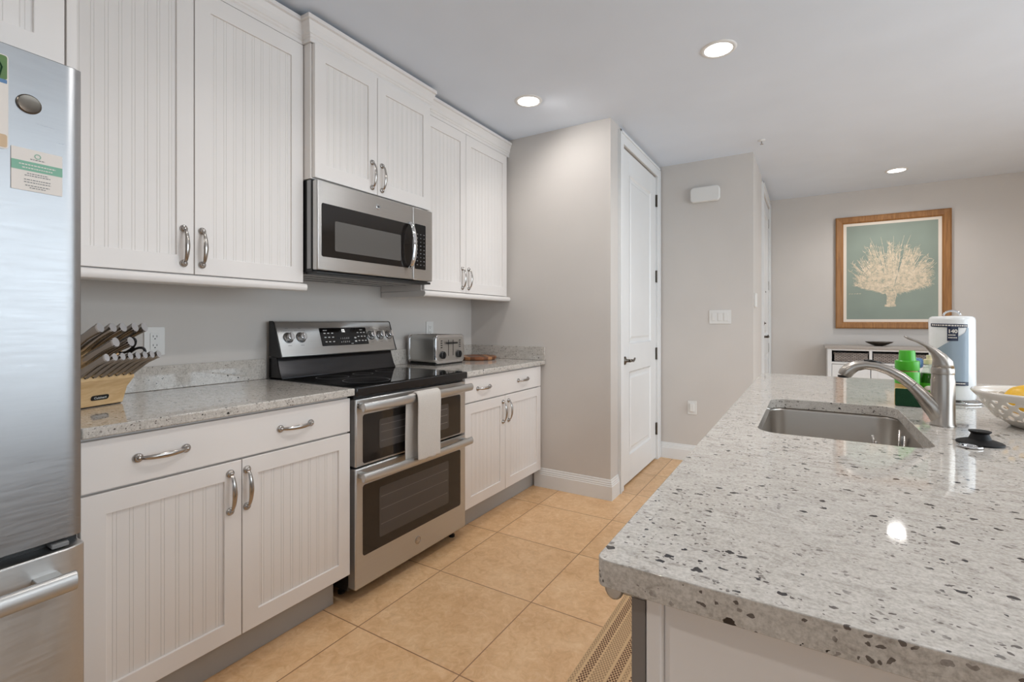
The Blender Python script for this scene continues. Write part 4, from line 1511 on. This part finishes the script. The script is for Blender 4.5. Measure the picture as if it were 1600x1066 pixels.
MB().tube(lp, 0.0035, 8).build('top_loop', 'chrome', ps_, 0, True)
pt = thing('paper_towel_roll', (TX, TY, 0.926), 'paper towel roll in clear printed plastic wrap on the chrome stand', 'paper towel')
m = MB()
pf = [(0.012, 0.926), (TR-0.008, 0.926), (TR-0.002, 0.929), (TR, 0.936), (TR, 1.198), (TR-0.002, 1.206), (TR-0.008, 1.211), (0.012, 1.2125)]
sides = 48
rings = []
for r, z in pf:
    ring = []
    for k in range(sides):
        a = 2*PI*k/sides
        f = 1+0.018*math.sin(a*3+z*9)+(0.01*math.sin(a*14+z*160) if r > 0.05 else 0)*(1 if 0 < (a % (2*PI)) else 0)*0.4
        ring.append(m.bm.verts.new((TX+r*f*math.cos(a), TY+r*f*math.sin(a), z)))
    rings.append(ring)
for r0, r1 in zip(rings[:-1], rings[1:]):
    for k in range(sides):
        m.bm.faces.new([r0[k], r0[(k+1) % sides], r1[(k+1) % sides], r1[k]])
m.bm.faces.new(rings[-1])
m.bm.faces.new(rings[0][::-1])
roll = m.build('wrapped_roll', 'wrap', pt, 0, 'auto')
# the print faces the camera side of the roll; angles measured from the axis
A0 = math.atan2(0.0-TY, 2.2706-TX)


def on_roll(mb, rr):
    """bend a flat (x: along width, y: up) mesh around the roll"""
    for v in mb.bm.verts:
        a = A0+v.co.x/rr
        r = rr+v.co.z
        v.co = Vector((TX+r*math.cos(a), TY+r*math.sin(a), v.co.y))
    return mb


def patch(x0, x1, zlo, zhi, n_=10):
    """strip with linear lower and upper edge functions"""
    m = MB()
    lo_, hi_ = [], []
    for k in range(n_+1):
        x = x0+(x1-x0)*k/n_
        lo_.append(m.bm.verts.new((x, zlo(x), 0)))
        hi_.append(m.bm.verts.new((x, zhi(x), 0)))
    for k in range(n_):
        m.bm.faces.new([lo_[k], lo_[k+1], hi_[k+1], hi_[k]])
    return m


RR = TR*1.028
on_roll(patch(-0.066, 0.042, lambda x: 1.176-0.03*(x+0.066), lambda x: 1.187-0.03*(x+0.066)), RR+0.0004).build('print_band', 'navy', roll)
on_roll(patch(-0.060, 0.045, lambda x: 0.985, lambda x: min(1.16, 1.085+0.75*(x+0.060)) if x < 0.04 else 1.172, 21), RR).build('print_field', 'wrapblue', roll)
on_roll(patch(-0.012, 0.016, lambda x: 1.128, lambda x: 1.174, 6), RR+0.0006).build('count_block', 'navy', roll)
on_roll(text_bm('140', 0.0165, 0.0006, 0.0).xf(Matrix.Translation((0.002, 1.160, 0.0))), RR+0.0011).build('count_lettering', 'paper', roll)
mm = MB()
for zz, n_ in ((1.146, 5), (1.137, 6)):
    for k in range(n_):
        mm.poly([(-0.009+0.0038*k, zz, 0), (-0.0062+0.0038*k, zz, 0), (-0.0062+0.0038*k, zz+0.0035, 0), (-0.009+0.0038*k, zz+0.0035, 0)], [(0, 1, 2, 3)])
x = -0.060
while x < 0.038:
    l_ = random.uniform(0.003, 0.007)
    mm.poly([(x, 1.1795-0.03*(x+0.066), 0), (x+l_, 1.1795-0.03*(x+l_+0.066), 0), (x+l_, 1.184-0.03*(x+l_+0.066), 0), (x, 1.184-0.03*(x+0.066), 0)], [(0, 1, 2, 3)])
    x += l_+0.0018
on_roll(mm, RR+0.0011).build('small_lettering', 'paper', roll)
on_roll(patch(-0.010, 0.045, lambda x: 0.978, lambda x: 0.991), RR+0.0006).build('lower_band', 'navy', roll)
mm = MB()
for k in range(8):
    mm.poly([(0.0+0.0045*k, 0.983, 0), (0.0035+0.0045*k, 0.983, 0), (0.0035+0.0045*k, 0.987, 0), (0.0+0.0045*k, 0.987, 0)], [(0, 1, 2, 3)])
on_roll(mm, RR+0.0011).build('lower_lettering', 'paper', roll)

# white lattice fruit bowl with lemons
BX, BY = 2.800, 1.800
lb = thing('fruit_bowl', (BX, BY, 0.914), 'white ceramic lattice fruit bowl at the right edge', 'bowl')
NB = 20


def bowl_r(z):
    f = (z-0.918)/(1.006-0.918)
    return 0.070+0.068*f**0.62 if f > 0 else 0.070


ROWS = 4


def bowl_pt(i, j):
    f = 0.10+0.84*(j+1)/(ROWS+1)
    z = 0.922+(1.004-0.922)*f
    r = bowl_r(z)-0.003
    a = 2*PI*i/NB
    return (BX+r*math.cos(a), BY+r*math.sin(a), z)


m = MB()
for j in range(ROWS):
    for k in range(NB):
        i = k+0.5*(j % 2)
        o4 = [(i-0.5, j), (i, j-1), (i+0.5, j), (i, j+1)]
        i4 = [(i-0.33, j), (i, j-0.66), (i+0.33, j), (i, j+0.66)]
        q8 = [bowl_pt(*p) for p in o4+i4]
        m.poly(q8, [(e, (e+1) % 4, 4+(e+1) % 4, 4+e) for e in range(4)])
bmesh.ops.remove_doubles(m.bm, verts=m.bm.verts, dist=1e-5)
lo_ = m.build('lattice', 'ceramic', lb, 0, True)
sd = lo_.modifiers.new('thickness', 'SOLIDIFY')
sd.thickness, sd.offset = 0.006, 0.0
ss_ = lo_.modifiers.new('subdivision', 'SUBSURF')
ss_.levels = ss_.render_levels = 2
MB().lathe([(0.062, 0.9146), (0.066, 0.916), (0.0725, 0.922), (0.094, 0.936), (0.090, 0.938), (0.066, 0.924), (0.001, 0.922)], (BX, BY, 0), 48).build('bowl_base', 'ceramic', lb, 0, 'auto')
MB().lathe([(0.128, 0.986), (0.137, 0.995), (0.144, 1.004), (0.142, 1.009), (0.135, 1.007), (0.128, 0.997), (0.124, 0.987), (0.128, 0.986)], (BX, BY, 0), 64, cap=False).build('rim', 'ceramic', lb, 0, True)


def lemon(c, r, rot, label):
    t = thing('lemon', c, label, 'fruit', 'yellow fruit in the lattice bowl')
    m = MB().lathe([(0.003, -1.32), (0.16, -1.24), (0.30, -1.10), (0.62, -0.85), (0.86, -0.5), (0.98, 0), (0.86, 0.5), (0.62, 0.85), (0.30, 1.08), (0.14, 1.20), (0.003, 1.24)], (0, 0, 0), 24)
    m.xf(Matrix.Translation(c) @ Matrix.Rotation(rot[1], 4, 'Z') @ Matrix.Rotation(rot[0], 4, 'X') @ Matrix.Scale(r, 4))
    m.build('peel', 'lemon', t, 0, True)
    return t


lemon((2.760, 1.790, 0.985), 0.042, (1.5, 0.5), 'yellow lemon lying low at the left side of the bowl')
lemon((2.835, 1.755, 0.992), 0.044, (1.4, 1.9), 'yellow lemon heaped highest beside the right picture edge')
lemon((2.825, 1.850, 0.985), 0.042, (1.5, -0.6), 'yellow lemon at the back of the bowl')

# ------------------------------------------------------------------ rug in the aisle
rugo = plate_z(1.592, 2.088, -0.45, 2.06, 0.0008, 0.008, 0.01).build('runner_rug', 'rug')
tag(rugo, 'striped beige and brown woven runner rug beside the island', 'rug')

# ------------------------------------------------------------------ toaster, board
TX0, TX1, TY0, TY1 = 0.045, 0.283, 2.340, 2.628
ts = thing('toaster', (0.16, 2.49, 0.914), 'brushed stainless four-slice toaster with black dials', 'toaster')
bz0, bz1 = 0.926, 1.106
prof = rrect(TY0, TY1, bz0, bz1, 0.028, 6)
prof = [(a, b if b > bz0+0.03 else max(b, bz0)) for a, b in prof]
MB().prism([(TX0+0.012, a, b) for a, b in prof], (TX1-TX0-0.03, 0, 0)).build('housing', 'steel', ts, 0.003)
for x_ in (TX0, TX1-0.018):
    MB().prism([(x_, a, b) for a, b in rrect(TY0-0.004, TY1+0.004, bz0-0.002, bz1+0.003, 0.030, 6)], (0.018, 0, 0)).build('end_casing', 'chrome', ts, 0.005, 'auto')
fpl = MB().prism([(TX1+0.0005, a, b) for a, b in rrect(TY0+0.016, TY1-0.016, bz0+0.016, bz1-0.016, 0.02, 6)], (0.0015, 0, 0)).build('control_plate', 'steel', ts)
for y in (TY0+0.062, TY1-0.062):
    k = MB().lathe([(0.024, 0), (0.024, 0.010), (0.020, 0.014), (0.001, 0.014)], (TX1+0.002, y, bz0+0.052), 26, 'x').box(TX1+0.015, TX1+0.022, y-0.004, y+0.004, bz0+0.032, bz0+0.072)
    k.build('dial', 'black', ts, 0.001, 'auto')
m = MB()
for y in (TY0+0.120, TY1-0.120):
    m.box(TX1+0.002, TX1+0.0025, y-0.003, y+0.003, bz0+0.045, bz1-0.032)
m.build('lever_slots', 'black', fpl)
for y in (TY0+0.120, TY1-0.120):
    MB().box(TX1+0.002, TX1+0.026, y-0.022, y+0.022, bz1-0.058, bz1-0.046).build('lever', 'black', ts, 0.004)
m = MB()
for y in (TY0+0.05, TY1-0.05):
    for k in range(4):
        m.box(TX1+0.002, TX1+0.004, y-0.008, y+0.008, bz1-0.040-0.014*k, bz1-0.034-0.014*k)
m.build('buttons', 'black', fpl, 0.0005)
m = MB()
for y in (TY0+0.05, TY0+0.105, TY1-0.105, TY1-0.05):
    m.box(TX0+0.04, TX1-0.045, y-0.013, y+0.013, bz1+0.0002, bz1+0.0012)
m.build('bread_slots', 'black', ts)
MB().box(TX0+0.01, TX1-0.01, TY0+0.006, TY1-0.006, 0.9146, 0.926).build('base', 'black', ts, 0.003)

bd = tag(MB().lathe([(0.120, 0.9146), (0.138, 0.9165), (0.146, 0.926), (0.146, 0.936), (0.140, 0.940), (0.132, 0.9375), (0.001, 0.937)], (0.190, 2.905, 0), 56).build('wooden_board', 'board', None, 0, 'auto'),
         'round striped wooden serving board beside the toaster', 'board')

# ------------------------------------------------------------------ knife block
KC, KPHI = Vector((0.2333, 0.6132, 0)), math.radians(18)
KM = Matrix.Translation(KC) @ Matrix.Rotation(KPHI, 4, 'Z')
kb = thing('knife_block', (KC.x, KC.y, 0.914), 'light maple knife block full of steel-handled knives', 'knife block')
KW = 0.095
pf = [(-0.070, 0.917), (0.060, 0.917), (0.080, 0.972), (0.112, 1.006), (0.110, 1.016), (0.092, 1.047), (0.082, 1.050), (0.056, 1.098), (0.040, 1.102), (-0.085, 1.048), (-0.095, 1.02)]
MB().prism([(a, -KW, b) for a, b in pf], (0, 2*KW, 0)).xf(KM).build('wood_body', 'maple', kb, 0.003)
box(-0.06, 0.057, -KW+0.005, KW-0.005, 0.9146, 0.917).xf(KM).build('foot_pad', 'black', kb)
MF = KM @ Matrix(((0.94, 0, 0.34, 0.0712), (0, 1, 0, 0.012), (-0.34, 0, 0.94, 0.9455), (0, 0, 0, 1)))
lp = MB().prism([(0.0, a, b) for a, b in rrect(-0.027, 0.027, -0.0085, 0.0085, 0.006)], (0.002, 0, 0)).xf(MF).build('name_plate', 'black', kb, 0.0005)
text_bm('Cuisinart', 0.0105, 0.0002).xf(MF @ Matrix.Translation((0.0024, 0, 0)) @ FACE_X).build('name_lettering', 'mark', lp)
TILT = math.radians(58)


def knife_proto(big):
    """handle along local +z from the slot, thickness along y"""
    t = bpy.data.objects.new('carving_knife' if big else 'steak_knife', None)
    t.empty_display_size = 0.03
    COL.objects.link(t)
    WL[t.name] = Vector((0, 0, 0))
    L_ = 0.150 if big else 0.126
    wd_, th = (0.0150, 0.0105) if big else (0.0118, 0.0078)
    n_ = 9
    pts = [(0.014*(f*f)*(1 if big else 0.7)-0.002, 0, L_*f) for f in [k/(n_-1) for k in range(n_)]]
    rad = [wd_*(0.80+0.28*abs(math.sin(1.5+2.6*k/(n_-1)))) for k in range(n_)]
    MB().tube(pts, rad, 12, squash=[(1.0, th/wd_)]*n_, up=(1, 0, 0)).build('handle', 'pull', t, 0, 'auto')
    MB().tube([(pts[-1][0], 0, L_-0.001), (pts[-1][0]+0.001, 0, L_+0.004)], [rad[-1]*1.06, rad[-1]*0.98], 12, squash=[(1.0, th/wd_)]*2, up=(1, 0, 0)).build('end_cap', 'chrome', t, 0, 'auto')
    MB().box(-0.010 if big else -0.007, 0.010 if big else 0.007, -0.0022, 0.0022, -0.012, 0.004).build('bolster', 'black', t)
    return t


protos = {True: knife_proto(True), False: knife_proto(False)}
used = {True: False, False: False}


def knife(big, lx, ly, z, tilt, label, group):
    if not used[big]:
        o_ = protos[big]
        used[big] = True
    else:
        o_ = copy_tree(protos[big])
    o_.location = KM @ Vector((lx, ly, z))
    o_.rotation_euler = (0, tilt, KPHI)
    tag(o_, label, 'knife', group)


ords = ['leftmost', 'second from left', 'third from left', 'fourth from left', 'fifth from left', 'sixth from left', 'third from right', 'second from right', 'rightmost']
for k in range(8):
    nm = ords[k] if k < 6 else ords[k+1]
    knife(False, 0.114, -0.083+0.0237*k, 1.024, TILT, 'short steel-handled steak knife, %s in the front row of the block' % nm, 'steak knives in the front row')
nm = ['leftmost', 'second from left', 'third from left', 'second from right', 'rightmost']
for k in range(5):
    knife(True, 0.060+0.004*(k % 2), -0.076+0.0345*k, 1.098, TILT-0.05, 'long steel-handled kitchen knife, %s in the back row of the block' % nm[k], 'large knives in the back rows')
nm = ['left', 'middle']
for k in range(2):
    knife(True, 0.088, -0.054+0.046*k, 1.060, TILT, 'steel-handled knife, %s of the middle row of the block' % nm[k], 'large knives in the back rows')
S0 = KM @ Vector((0.090, 0.052, 1.060))
sh = thing('kitchen_shears', S0, 'kitchen shears with black loop handles at the right of the knife block', 'scissors')
d_ = Vector((math.sin(TILT)*math.cos(KPHI), math.sin(TILT)*math.sin(KPHI), math.cos(TILT)))
row_ = Vector((-math.sin(KPHI), math.cos(KPHI), 0))
q_ = (row_*0.35-d_.cross(row_)*0.9).normalized()
m = MB()
for s_ in (-1, 1):
    lpp = []
    for k in range(17):
        a = 2*PI*k/16
        lpp.append(S0+d_*(0.072+0.040*math.cos(a))+q_*(s_*0.021+0.018*math.sin(a)))
    m.tube(lpp, 0.0042, 8)
m.tube([S0-d_*0.008, S0+d_*0.034], 0.007, 10)
m.build('loop_handles', 'black', sh, 0, True)
